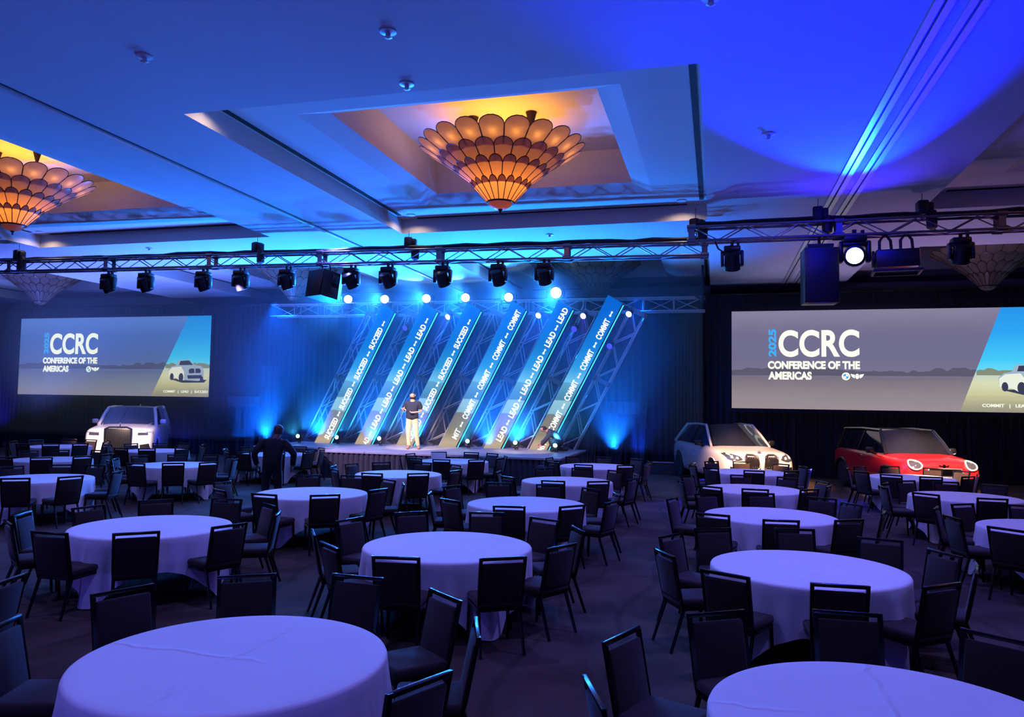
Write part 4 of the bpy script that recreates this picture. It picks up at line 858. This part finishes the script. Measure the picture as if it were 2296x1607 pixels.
    for s in (-1, 1):
        a0, a1, r1, r0_ = [V((p[0]*s, p[1], p[2])) for p in (A0, A1, R1, R0)]; low = [a0+V((s*.015, 0, -.05)), r0_+V((s*.015, 0, -.05))]
        mid = (a1+r1)/2+V((0, 0, .025)); ins = V((-s*.012, 0, 0))
        side = [a0+ins+V((0, .05, 0)), a1+ins, mid+ins, r1+ins, r0_+ins]
        ob('side_window', MB().prism(side+[r0_+ins+V((0, 0, -.12)), a0+ins+V((0, .05, -.12))], (-s*.03, 0, 0)).mesh('side_window', P_glass, 0), t)
        ob('front_pillar', MB().path([a0+V((s*.01, -.02, -.03)), (a0+a1)/2+V((s*.012, 0, .012)), a1], gh.get('pr', .042), 8).mesh('pillar', pillar, 60), t)
        ob('roof_rail', MB().path([a1, mid, r1], gh.get('pr', .042)*.9, 8).mesh('rail', gh.get('rail', pillar), 60), t)
        ob('rear_pillar', MB().path([r1, (r1+r0_)/2, r0_+V((0, .02, -.05))], gh.get('rp', .06), 8).mesh('pillar', gh.get('rpm', pillar), 60), t)
        bp_ = (a0*.35+r0_*.65); tp = (a1*.45+r1*.55); ob('centre_pillar', MB().prism([bp_+V((0, -.35, 0)), bp_+V((0, -.27, 0)), tp+V((0, -.27, 0)), tp+V((0, -.35, 0))], (s*.012, 0, 0)).mesh('pillar', P_black, 0), t)
        mx = gh['mirror']; mi = ob('wing_mirror', MB().rbox((s*mx[0], mx[1], mx[2]), (.2, .13, .15), .05, 3).mesh('mirror', gh.get('mirm', paint), 50), t)
        ob('mirror_arm', MB().tube((s*(mx[0]-.06), mx[1]+.02, mx[2]-.06), (s*(mx[0]-.26), mx[1]+.05, mx[2]-.12), .03).mesh('arm', P_black, 50), mi)
    def decal(nm, pts, m, off=.006, th=.03, parent=None, cuts=2, both=False):
        for s in ((1, -1) if both else (1,)):
            bm = bmesh.new(); f = bm.faces.new([bm.verts.new((x*s, 0, z)) for x, z in pts]); bmesh.ops.triangulate(bm, faces=[f])
            bmesh.ops.subdivide_edges(bm, edges=bm.edges[:], cuts=cuts, use_grid_fill=True)
            for v in bm.verts:
                h = bvh.ray_cast(V((v.co.x, -10, v.co.z)), V((0, 1, 0)), 10)
                v.co.y = (h[0].y if h[0] is not None and h[0].y < 0 else stations[0][0]+.12)-off
            bmesh.ops.recalc_face_normals(bm, faces=bm.faces[:])
            ex = bmesh.ops.extrude_face_region(bm, geom=bm.faces[:])
            for v in [g for g in ex['geom'] if isinstance(g, bmesh.types.BMVert)]: v.co.y -= th
            bmesh.ops.recalc_face_normals(bm, faces=bm.faces[:])
            me = bpy.data.meshes.new(nm); bm.to_mesh(me); bm.free(); me.materials.append(m); me.polygons.foreach_set('use_smooth', [True]*len(me.polygons)); me.set_sharp_from_angle(angle=R(40))
            r = ob(nm, me, parent or t)
        return r
    details(t, decal, bvh)
    return t
def oct_(cx, cz, rx, rz, n=8, ph=pi/8): return [(cx+rx*cos(2*pi*i/n+ph), cz+rz*sin(2*pi*i/n+ph)) for i in range(n)]
# white pearl SUV with twin grilles
def suv_d(t, D, bvh):
    for s in (1, -1):
        k = D('grille', [(s*.05, .60), (s*.09, .88), (s*.2, .93), (s*.36, .93), (s*.44, .86), (s*.42, .62), (s*.3, .55), (s*.12, .55)], P_black, .012, .02)
        ring = MB(); pts = [(s*.05, .60), (s*.09, .88), (s*.2, .93), (s*.36, .93), (s*.44, .86), (s*.42, .62), (s*.3, .55), (s*.12, .55)]
        yy = lambda x, z: ((lambda h: h[0].y if h[0] is not None else -2.35)(bvh.ray_cast(V((x, -10, z)), V((0, 1, 0)), 10)))-.035
        ob('grille_frame', ring.path([(x, yy(x, z), z) for x, z in pts], .014, 5, closed=True).mesh('frame', P_silver, 60), t)
        sl = MB()
        for q in range(5): x = s*(.12+.06*q); sl.tube((x, yy(x, .6)+.005, .6), (x, yy(x, .88)+.005, .88), .007, n=4)
        ob('grille_bar', sl.mesh('bars', P_silver, 0), k)
    D('headlamp', [(.50, .80), (.56, .88), (.80, .95), (.88, .92), (.84, .80), (.68, .75)], P_lamp, .008, .015, both=True)
    D('headlamp_light', [(.60, .80), (.60, .86), (.65, .87), (.66, .81)], P_drl, .026, .006, both=True); D('headlamp_light', [(.72, .82), (.72, .89), (.77, .90), (.78, .83)], P_drl, .026, .006, both=True)
    D('lower_intake', [(-.62, .34), (-.5, .48), (.5, .48), (.62, .34), (.45, .28), (-.45, .28)], P_black, .006, .02)
    D('side_intake', [(.66, .42), (.72, .60), (.80, .62), (.82, .42)], P_black, .006, .015, both=True)
    D('number_plate', [(-.24, .46), (-.24, .55), (.24, .55), (.24, .46)], P_silver, .03, .01)
    ob('bonnet_emblem', MB().lathe([(.001, 0), (.045, 0), (.045, .01), (.001, .012)], 14).mesh('emblem', P_silver, 50), t, (0, -2.2, .985), (R(25), 0, 0))
    ob('wheel_arch', MB().path([(-.975, -1.45+.43*cos(a*pi/10), .36+.43*sin(a*pi/10)) for a in range(11)], .018, 5).path([(.975, -1.45+.43*cos(a*pi/10), .36+.43*sin(a*pi/10)) for a in range(11)], .018, 5).mesh('arch', P_white2, 60), t)
    for s in (-1, 1): ob('door_handle', MB().rbox((s*.975, .1, .9), (.03, .2, .03), .01).rbox((s*.975, 1.0, .92), (.03, .2, .03), .01).mesh('handle', P_white2, 50), t)
car('white_suv', 'pearl white SUV with twin upright grilles under the near screen', (.34, 24.4, 0), R(20), 1.09, P_white2,
    [(-2.36, .62, .42, .80, .74), (-2.33, .80, .30, .88, .80), (-2.2, .90, .24, .96, .86), (-1.9, .95, .22, 1.00, .92), (-1.3, .97, .22, 1.06, .98), (-.85, .97, .22, 1.10, 1.0), (0, .96, .22, 1.08, 1.02), (1.2, .97, .22, 1.08, 1.05), (1.9, .95, .26, 1.10, 1.06), (2.25, .88, .32, 1.08, 1.0), (2.36, .72, .42, .98, .9)],
    dict(A0=(.80, -.95, 1.07), A1=(.66, -.15, 1.60), R1=(.64, 1.5, 1.58), R0=(.80, 2.2, 1.1), bulge=.2, mirror=(1.03, -.55, 1.12), mirm=P_black, rp=.05, rpm=P_white2, pr=.036),
    [(-1.45, .375, .375), (1.45, .375, .375)], P_blackroof, P_white2, suv_d)
# red hatchback with octagonal lamps and black roof
def mini_d(t, D, bvh):
    yy = lambda x, z: ((lambda h: h[0].y if h[0] is not None else -2.1)(bvh.ray_cast(V((x, -10, z)), V((0, 1, 0)), 10)))-.03
    for s in (1, -1):
        D('headlamp', oct_(s*.63, .86, .135, .1), P_lamp, .01, .02)
        ob('lamp_ring', MB().path([(x, yy(x, z)-.01, z) for x, z in oct_(s*.63, .86, .135, .1, 16)], .017, 6, closed=True).mesh('ring', P_drl, 60), t)
    D('grille', [(-.44, .62), (-.36, .78), (.36, .78), (.44, .62), (.40, .34), (.25, .26), (-.25, .26), (-.40, .34)], P_black, .01, .025)
    ob('grille_frame', MB().path([(x, yy(x, z)-.012, z) for x, z in [(-.44, .62), (-.36, .78), (0, .785), (.36, .78), (.44, .62), (.40, .34), (.25, .26), (0, .26), (-.25, .26), (-.40, .34)]], .016, 5, closed=True).mesh('frame', P_silver, 60), t)
    D('grille_bar', [(-.40, .56), (-.38, .61), (.38, .61), (.40, .56)], P_silver, .04, .012); D('chrome_panel', [(-.1, .64), (-.1, .76), (.16, .76), (.16, .64)], P_chrome, .04, .006)
    D('number_plate', [(-.25, .42), (-.25, .52), (.25, .52), (.25, .42)], P_silver, .045, .01)
    D('lower_bumper', [(-.8, .24), (-.78, .33), (-.5, .3), (.5, .3), (.78, .33), (.8, .24)], P_black, .006, .02)
    D('side_intake', [(.62, .40), (.64, .58), (.74, .58), (.76, .42)], P_black, .006, .012, both=True)
    e = ob('bonnet_emblem', MB().lathe([(.001, 0), (.04, 0), (.04, .012), (.001, .014)], 14).prism([(.04, 0, .0), (.12, .03, 0), (.11, 0, 0), (.05, -.02, 0)], (0, 0, .01)).prism([(-.04, 0, .0), (-.12, .03, 0), (-.11, 0, 0), (-.05, -.02, 0)], (0, 0, .01)).mesh('emblem', P_chrome, 50), t, (0, yy(0, .84)+.02, .84), (R(80), 0, 0))
    for s in (-1, 1):
        for wy in (-1.36, 1.34): ob('wheel_arch', MB().path([(s*.925, wy+.42*cos(a*pi/10), .35+.42*sin(a*pi/10)) for a in range(11)], .04, 6).mesh('arch', P_black, 60), t)
        ob('sill', MB().rbox((s*.92, 0, .28), (.05, 1.9, .14), .02).mesh('sill', P_black, 50), t); ob('door_handle', MB().rbox((s*.94, .05, .93), (.03, .18, .035), .01).mesh('handle', P_chrome, 50), t)
car('red_hatchback', 'red compact car with black roof and octagonal headlamps under the near screen', (4.95, 23.4, 0), R(13), 1.09, P_red,
    [(-2.18, .62, .40, .80, .74), (-2.14, .80, .30, .90, .82), (-2.0, .88, .26, .97, .90), (-1.7, .91, .24, 1.01, .94), (-1.2, .925, .24, 1.06, .98), (-.85, .925, .24, 1.08, 1.0), (0, .92, .24, 1.06, 1.02), (1.2, .925, .24, 1.07, 1.03), (1.8, .91, .28, 1.07, 1.03), (2.1, .85, .34, 1.05, .98), (2.18, .7, .42, .96, .88)],
    dict(A0=(.78, -1.0, 1.05), A1=(.64, -.42, 1.58), R1=(.64, 1.75, 1.56), R0=(.76, 2.02, 1.06), bulge=.16, mirror=(1.0, -.62, 1.1), mirm=P_black, pr=.045, rp=.06),
    [(-1.36, .36, .36), (1.34, .36, .36)], P_blackroof, P_blackroof, mini_d)
# tall white luxury SUV with upright slatted grille
def lux_d(t, D, bvh):
    yy = lambda x, z: ((lambda h: h[0].y if h[0] is not None else -2.6)(bvh.ray_cast(V((x, -10, z)), V((0, 1, 0)), 10)))-.03
    g = ob('grille', MB().rbox((0, yy(0, .8)-.02, .80), (.70, .1, .66), .02).mesh('grille', P_black, 40), t)
    f = MB().path([(-.37, yy(0, .8)-.07, .48), (-.37, yy(0, .8)-.07, 1.12), (-.25, yy(0, .8)-.07, 1.17), (.25, yy(0, .8)-.07, 1.17), (.37, yy(0, .8)-.07, 1.12), (.37, yy(0, .8)-.07, .48)], .03, 6, closed=True)
    ob('grille_frame', f.mesh('frame', P_black, 50), t)
    for i in range(12): ob('grille_bar', g_bar, g, (-.31+.0564*i, yy(0, .8)-.075, .8))
    D('headlamp', [(.54, .93), (.55, 1.02), (.93, 1.03), (.95, .94)], P_lamp, .008, .015, both=True); D('headlamp_light', [(.56, 1.0), (.56, 1.02), (.9, 1.03), (.9, 1.01)], P_silver, .025, .006, both=True)
    D('corner_vent', [(.62, .46), (.6, .62), (.86, .66), (.9, .5)], P_black, .006, .012, both=True); D('lower_intake', [(-.55, .26), (-.5, .38), (.5, .38), (.55, .26)], P_black, .006, .02)
    D('number_plate', [(-.26, .34), (-.26, .44), (.26, .44), (.26, .34)], P_silver, .05, .01)
    ob('bonnet_ornament', MB().lathe([(.02, 0), (.015, .03), (.012, .08), (.022, .1), (.004, .13)], 8).prism([(0, 0, .05), (0, .09, .11), (0, .05, .03)], (.006, 0, 0)).mesh('ornament', P_chrome, 50), t, (0, -2.42, 1.18))
    ob('bonnet_line', MB().path([(-.62, -2.3, 1.13), (-.66, -1.6, 1.2), (-.74, -1.0, 1.25)], .015, 5).path([(.62, -2.3, 1.13), (.66, -1.6, 1.2), (.74, -1.0, 1.25)], .015, 5).mesh('line', P_white, 60), t)
    ob('roof_fin', MB().prism([(0, 1.2, 1.79), (0, 1.4, 1.79), (0, 1.4, 1.86)], (.02, 0, 0)).mesh('fin', P_white, 0), t)
    for s in (-1, 1): ob('door_handle', MB().rbox((s*1.01, -.1, 1.0), (.03, .2, .03), .01).rbox((s*1.01, .5, 1.0), (.03, .2, .03), .01).mesh('handle', P_chrome, 50), t)
g_bar = MB().box((0, 0, 0), (.012, .02, .58)).mesh('bar', mat('grille_bar_dark', (.035, .035, .04), .4, .6), 0)
car('luxury_suv', 'tall white luxury SUV with upright slatted grille under the far screen', (-21.22, 23.95, 0), R(33), 1.1, P_white,
    [(-2.63, .78, .42, 1.02, .96), (-2.6, .90, .30, 1.10, 1.02), (-2.45, .97, .24, 1.15, 1.06), (-2.1, 1.0, .22, 1.18, 1.10), (-1.5, 1.0, .22, 1.22, 1.13), (-1.05, 1.0, .22, 1.24, 1.15), (0, 1.0, .22, 1.22, 1.17), (1.4, 1.0, .22, 1.22, 1.18), (2.2, .98, .26, 1.2, 1.14), (2.55, .9, .34, 1.14, 1.05), (2.63, .78, .45, 1.05, .95)],
    dict(A0=(.84, -1.05, 1.22), A1=(.70, -.35, 1.74), R1=(.68, 1.7, 1.74), R0=(.82, 2.2, 1.2), bulge=.12, mirror=(1.02, -.72, 1.3), pr=.055, rp=.1),
    [(-1.62, .40, .40), (1.62, .40, .40)], P_white, P_white, lux_d)
# ------------------------------------------------------------------ people
def person(label, loc, rz, J, rads, edges, clothes, hair, skin_c, extra=None, sc=1.0):
    """one continuous skinned body; hair, clothes and shoes are children cut from the same surface"""
    names_ = list(J); idx = {n: i for i, n in enumerate(names_)}
    me = bpy.data.meshes.new('body'); me.from_pydata([J[n] for n in names_], [(idx[a], idx[b]) for a, b in edges], [])
    o = bpy.data.objects.new('tmp', me); COL.objects.link(o)
    sk = o.modifiers.new('skin', 'SKIN'); sk.use_smooth_shade = True; sk.branch_smoothing = .35
    for n, i in idx.items():
        r = rads.get(n, .03); r = r if isinstance(r, tuple) else (r, r); d = me.skin_vertices[0].data[i]; d.radius = r; d.use_root = (n == 'pelvis')
    o.modifiers.new('sub', 'SUBSURF').levels = 2
    body = eval_mesh(o); bpy.data.objects.remove(o)
    sm = mat('skin', skin_c, .5, var=.05); body.materials.clear(); body.materials.append(sm); body.polygons.foreach_set('material_index', [0]*len(body.polygons)); body.polygons.foreach_set('use_smooth', [True]*len(body.polygons))
    t = thing('person', label, 'person', loc, rz, None, (sc, sc, sc)); ob('body', body, t)
    segs = [(a, b, V(J[a]), V(J[b])) for a, b in edges]
    def near(p):
        best = None
        for a, b, A, B in segs:
            d = B-A; u = max(0, min(1, (p-A).dot(d)/max(d.length_squared, 1e-9))); q = (p-(A+u*d)).length
            ra = rads.get(a, .03); rb = rads.get(b, .03); ra = ra[0] if isinstance(ra, tuple) else ra; rb = rb[0] if isinstance(rb, tuple) else rb
            q -= (ra+(rb-ra)*u)*.8
            if best is None or q < best[0]: best = (q, a, b, u)
        return best
    info = [near(V(p.center)) for p in body.polygons]
    for nm, test, m, th in clothes+[('hair',)+hair]:
        bm = bmesh.new(); bm.from_mesh(body); bm.faces.ensure_lookup_table()
        kill = [f for f in bm.faces if not test(info[f.index], V(f.calc_center_median()))]
        bmesh.ops.delete(bm, geom=kill, context='FACES')
        if not bm.faces: bm.free(); continue
        bm.normal_update(); nr = {v: v.normal.copy() for v in bm.verts}
        ex = bmesh.ops.extrude_face_region(bm, geom=bm.faces[:])
        for v in [g for g in ex['geom'] if isinstance(g, bmesh.types.BMVert)]: v.co += v.normal*th if v.normal.length else V((0, 0, 0))
        bm.normal_update(); bmesh.ops.recalc_face_normals(bm, faces=bm.faces[:])
        m2 = bpy.data.meshes.new(nm); bm.to_mesh(m2); bm.free(); m2.materials.clear(); m2.materials.append(m); m2.polygons.foreach_set('use_smooth', [True]*len(m2.polygons)); m2.polygons.foreach_set('material_index', [0]*len(m2.polygons))
        ob(nm, m2, t)
    if extra: extra(t)
    return t
def hand(J, E, Rr, s, wrist, d, palm_n, curl=.5, k=1.0):
    """palm and five fingers from the wrist; d = pointing direction, palm_n = the way the palm faces"""
    d = V(d).normalized(); n = V(palm_n).normalized(); side = d.cross(n).normalized()*(1 if s == 'L' else 1)
    w_ = V(J[wrist]); p = w_+d*.065*k; J['palm'+s] = tuple(p); Rr['palm'+s] = (.036*k, .024*k); E.append((wrist, 'palm'+s))
    for i, (off, ln) in enumerate(((-.03, .062), (-.01, .075), (.011, .07), (.03, .054))):
        b = p+d*.03*k+side*off*k; m_ = b+(d*.8+n*.5*curl)*ln*.55*k; e = m_+(d*(1-curl)+n*1.2*curl)*ln*.5*k
        for q, (pt, r) in enumerate(((b, .0105), (m_, .0095), (e, .0075))):
            nm = 'f%s%d%d' % (s, i, q); J[nm] = tuple(pt); Rr[nm] = r*k; E.append((nm[:-1]+str(q-1) if q else 'palm'+s, nm))
    b = p-d*.02*k+side*-.045*k; e = b+(d*.6-side*.5+n*.4)*.05*k
    for q, (pt, r) in enumerate(((b, .013), (e, .009))): nm = 'th%s%d' % (s, q); J[nm] = tuple(pt); Rr[nm] = r*k; E.append(('th%s%d' % (s, q-1) if q else 'palm'+s, nm))
BASE_R = dict(pelvis=(.165, .125), spine=(.155, .115), chest=(.17, .125), neckb=(.085, .075), neck=.068, jaw=(.082, .098), head=(.1, .122), crown=(.078, .09), nose=.016,
              shL=.066, shR=.066, elL=.045, elR=.045, wrL=.031, wrR=.031, hiL=.098, hiR=.098, knL=.064, knR=.064, anL=.043, anR=.043, heL=.042, heR=.042, toL=.036, toR=.036)
BASE_E = [('pelvis', 'spine'), ('spine', 'chest'), ('chest', 'neckb'), ('neckb', 'neck'), ('neck', 'jaw'), ('jaw', 'head'), ('head', 'crown'), ('head', 'nose'), ('chest', 'shL'), ('chest', 'shR'), ('shL', 'elL'), ('shR', 'elR'), ('elL', 'wrL'), ('elR', 'wrR'),
          ('pelvis', 'hiL'), ('pelvis', 'hiR'), ('hiL', 'knL'), ('hiR', 'knR'), ('knL', 'anL'), ('knR', 'anR'), ('anL', 'toL'), ('anR', 'toR')]
TORSO = {('pelvis', 'spine'), ('spine', 'chest'), ('chest', 'neckb'), ('chest', 'shL'), ('chest', 'shR')}
LEGS = {('pelvis', 'hiL'), ('pelvis', 'hiR'), ('hiL', 'knL'), ('hiR', 'knR'), ('knL', 'anL'), ('knR', 'anR')}
FEET = {('anL', 'toL'), ('anR', 'toR')}
def is_shirt(sleeve, waist):
    def f(i, c):
        e = (i[1], i[2])
        if e == ('chest', 'neckb'): return i[3] < .85
        if e in TORSO: return c.z > waist if e[0] == 'pelvis' else True
        if e in (('pelvis', 'hiL'), ('pelvis', 'hiR')): return c.z > waist
        if e in (('shL', 'elL'), ('shR', 'elR')): return i[3] < sleeve
        if e in (('elL', 'wrL'), ('elR', 'wrR')): return sleeve > 1 and i[3] < .95
        return False
    return f
def is_pants(waist):
    def f(i, c):
        e = (i[1], i[2])
        if e in LEGS: return True
        if e in FEET: return False
        return e == ('pelvis', 'spine') and c.z <= waist
    return f
is_shoe = lambda i, c: (i[1], i[2]) in FEET or ((i[1], i[2]) in (('knL', 'anL'), ('knR', 'anR')) and i[3] > .93)
def face_bits(hx, hy, hz, beard=None):
    def f(t):
        for s in (-1, 1):
            e = ob('eye', MB().lathe([(.001, -.011), (.009, -.006), (.011, 0), (.009, .006), (.001, .011)], 8).mesh('eye', M['letter_off'], 60), t, (hx+s*.031, hy-.083, hz+.012)); ob('pupil', MB().lathe([(.001, 0), (.005, 0), (.001, .004)], 8).mesh('pupil', P_black, 60), e, (0, -.01, 0), (R(90), 0, 0))
            ob('ear', MB().rbox((0, 0, 0), (.018, .034, .055), .008).mesh('ear', mat('ear_skin', (.5, .28, .2), .5), 60), t, (hx+s*.083, hy+.005, hz-.005))
        ob('mouth', MB().rbox((0, 0, 0), (.045, .01, .012), .004).mesh('mouth', mat('lips', (.35, .12, .1), .5), 60), t, (hx, hy-.088, hz-.062))
    return f
M['letter_off'] = mat('eye_white', (.75, .75, .72), .3)
navy = mat('shirt_navy', (.018, .022, .04), .9, bump=.1); khaki = mat('trousers_khaki', (.60, .49, .28), .85, bump=.1); hair_d = mat('hair_dark', (.03, .015, .01), .6); shoe = mat('shoe_brown', (.25, .15, .1), .5); shoe_b = mat('shoe_black', (.012, .012, .014), .5)
blk = mat('clothes_black', (.005, .005, .007), .9); jacket = mat('jacket_grey', (.05, .055, .075), .9); jeans = mat('trousers_dark', (.03, .032, .045), .9)
def hairtest(J, t=.015, fringe=.052):
    h, nd, u_ = V(J['head']), (V(J['nose'])-V(J['head'])), (V(J['crown'])-V(J['head'])); nd = (nd-u_.normalized()*nd.dot(u_.normalized())).normalized(); u_.normalize()
    def f(i, c):
        if (i[1], i[2]) not in (('jaw', 'head'), ('head', 'crown'), ('neck', 'jaw'), ('head', 'nose')): return False
        d = c-h; a, b = d.dot(u_), d.dot(nd); return a > fringe or (b < t and a > -.085)
    return f
# presenter, facing the hall, hands at waist height with a hand microphone
J = dict(pelvis=(0, .0, .98), spine=(0, -.005, 1.16), chest=(0, 0, 1.36), neckb=(0, .01, 1.50), neck=(0, -.005, 1.555), jaw=(0, -.028, 1.605), head=(0, -.02, 1.682), crown=(0, -.012, 1.762), nose=(0, -.135, 1.662),
         shL=(.2, .01, 1.44), elL=(.27, .05, 1.17), wrL=(.08, -.2, 1.14), shR=(-.2, .01, 1.44), elR=(-.25, .02, 1.18), wrR=(-.24, -.22, 1.20),
         hiL=(.1, 0, .93), knL=(.14, -.04, .52), anL=(.20, .03, .09), toL=(.25, -.13, .035), hiR=(-.1, 0, .93), knR=(-.10, -.06, .52), anR=(-.08, -.02, .09), toR=(-.10, -.19, .035))
E_, R_ = list(BASE_E), dict(BASE_R); R_['pelvis'] = (.18, .14); R_['spine'] = (.175, .14)
hand(J, E_, R_, 'L', 'wrL', (-.8, -.45, .1), (.2, -.3, .8), .6); hand(J, E_, R_, 'R', 'wrR', (.1, -.6, .5), (.8, -.1, 0), .75)
def pres_x(t):
    face_bits(0, -.028, 1.682)(t)
    ob('belt', MB().path([(.172*cos(a*pi/10), .135*sin(a*pi/10), 1.02) for a in range(20)], .018, 5, closed=True).mesh('belt', shoe_b, 60), t)
person('bearded person in navy polo shirt and khaki trousers standing on stage, hands raised', (-9.37, 22.6, .8), R(12), J, R_, E_,
       [('shirt', is_shirt(.62, .955), navy, .03), ('trousers', is_pants(1.03), khaki, .02), ('shoe', is_shoe, shoe, .012), ('beard', lambda i, c: (i[1], i[2]) in (('neck', 'jaw'), ('jaw', 'head')) and c.z < 1.628 and c.z > 1.565 and c.y < -.03, hair_d, .006)],
       (hairtest(J), hair_d, .02), (.62, .33, .22), pres_x, 1.02)
mic = thing('microphone', 'hand microphone held by the person on stage', 'microphone', (-9.63, 22.36, 1.98)); ob('handle', MB().tube((0, 0, -.12), (0, 0, .07), .012, .017, 10).mesh('handle', P_silver), mic); ob('grille', MB().lathe([(.005, .06), (.026, .085), (.026, .11), (.006, .13)], 12).mesh('grille', P_silver, 60), mic)
# person in black, back to the camera, elbows out
J = dict(pelvis=(.03, .0, .98), spine=(.02, -.01, 1.16), chest=(0, -.03, 1.36), neckb=(-.03, -.05, 1.50), neck=(-.05, -.08, 1.56), jaw=(-.065, -.115, 1.615), head=(-.075, -.11, 1.69), crown=(-.08, -.095, 1.765), nose=(-.08, -.215, 1.66),
         shL=(.2, -.02, 1.43), elL=(.37, .06, 1.2), wrL=(.33, -.08, .98), shR=(-.2, -.02, 1.42), elR=(-.40, .05, 1.2), wrR=(-.37, -.06, .96),
         hiL=(.12, 0, .93), knL=(.14, -.03, .52), anL=(.15, .03, .09), toL=(.17, -.13, .035), hiR=(-.07, 0, .93), knR=(-.1, -.05, .52), anR=(-.12, .02, .09), toR=(-.14, -.14, .035))
E_, R_ = list(BASE_E), dict(BASE_R); hand(J, E_, R_, 'L', 'wrL', (-.1, -.25, -.9), (-.9, 0, 0), .4); hand(J, E_, R_, 'R', 'wrR', (.1, -.25, -.9), (.9, 0, 0), .4)
person('person in black clothes seen from behind among the chairs, elbows out', (-8.72, 13.75, 0), R(180+24), J, R_, E_, [('shirt', is_shirt(2, .9), blk, .025), ('trousers', is_pants(1.03), blk, .02), ('shoe', is_shoe, shoe_b, .012)], (hairtest(J), hair_d, .02), (.14, .08, .06), face_bits(-.075, -.11, 1.69), 1.02)
# person crouching at the column foot, leaning towards the presenter
J = dict(pelvis=(.2, .05, .36), spine=(.08, .0, .50), chest=(-.08, -.03, .60), neckb=(-.2, -.05, .66), neck=(-.25, -.06, .685), jaw=(-.30, -.075, .70), head=(-.345, -.07, .745), crown=(-.37, -.06, .81), nose=(-.42, -.14, .72),
         shL=(-.06, -.2, .60), elL=(-.2, -.28, .40), wrL=(-.36, -.2, .22), shR=(-.1, .17, .6), elR=(-.28, .2, .42), wrR=(-.42, .08, .26),
         hiL=(.2, -.06, .33), knL=(-.1, -.18, .36), anL=(.06, -.16, .08), toL=(-.08, -.19, .035), hiR=(.22, .12, .31), knR=(-.02, .2, .1), anR=(.32, .2, .07), toR=(.42, .2, .06))
E_, R_ = list(BASE_E), dict(BASE_R); hand(J, E_, R_, 'L', 'wrL', (-.7, .1, -.5), (0, .5, -.5), .4); hand(J, E_, R_, 'R', 'wrR', (-.7, -.2, -.4), (0, -.5, -.5), .4)
person('person in dark jacket crouching at the foot of the last leaning column', (-4.95, 23.6, .8), 0, J, R_, E_, [('jacket', is_shirt(2, -9), jacket, .03), ('trousers', is_pants(9), jeans, .02), ('shoe', is_shoe, shoe_b, .01)], (hairtest(J, .05, .03), hair_d, .016), (.72, .36, .24), None, .98)

# ------------------------------------------------------------------ theatrical haze over the stage
def haze(name, label, c, d, dens, col):
    m, t, out = nt('haze'); sc = N(t, 'VolumeScatter', Density=dens, Anisotropy=.2); sc.inputs[0].default_value = (*col, 1); t.links.new(sc.outputs[0], out.inputs['Volume'])
    o = ob(name, MB().box((0, 0, 0), d).mesh('haze', m, 0), None, c); o['kind'] = 'stuff'; o['label'] = label; o['category'] = 'haze'; return o
haze('haze', 'faint blue stage haze hanging around the leaning columns', (-17.4, 25.0, 3.7), (34, 4.3, 5.7), .06, (.8, .88, 1))
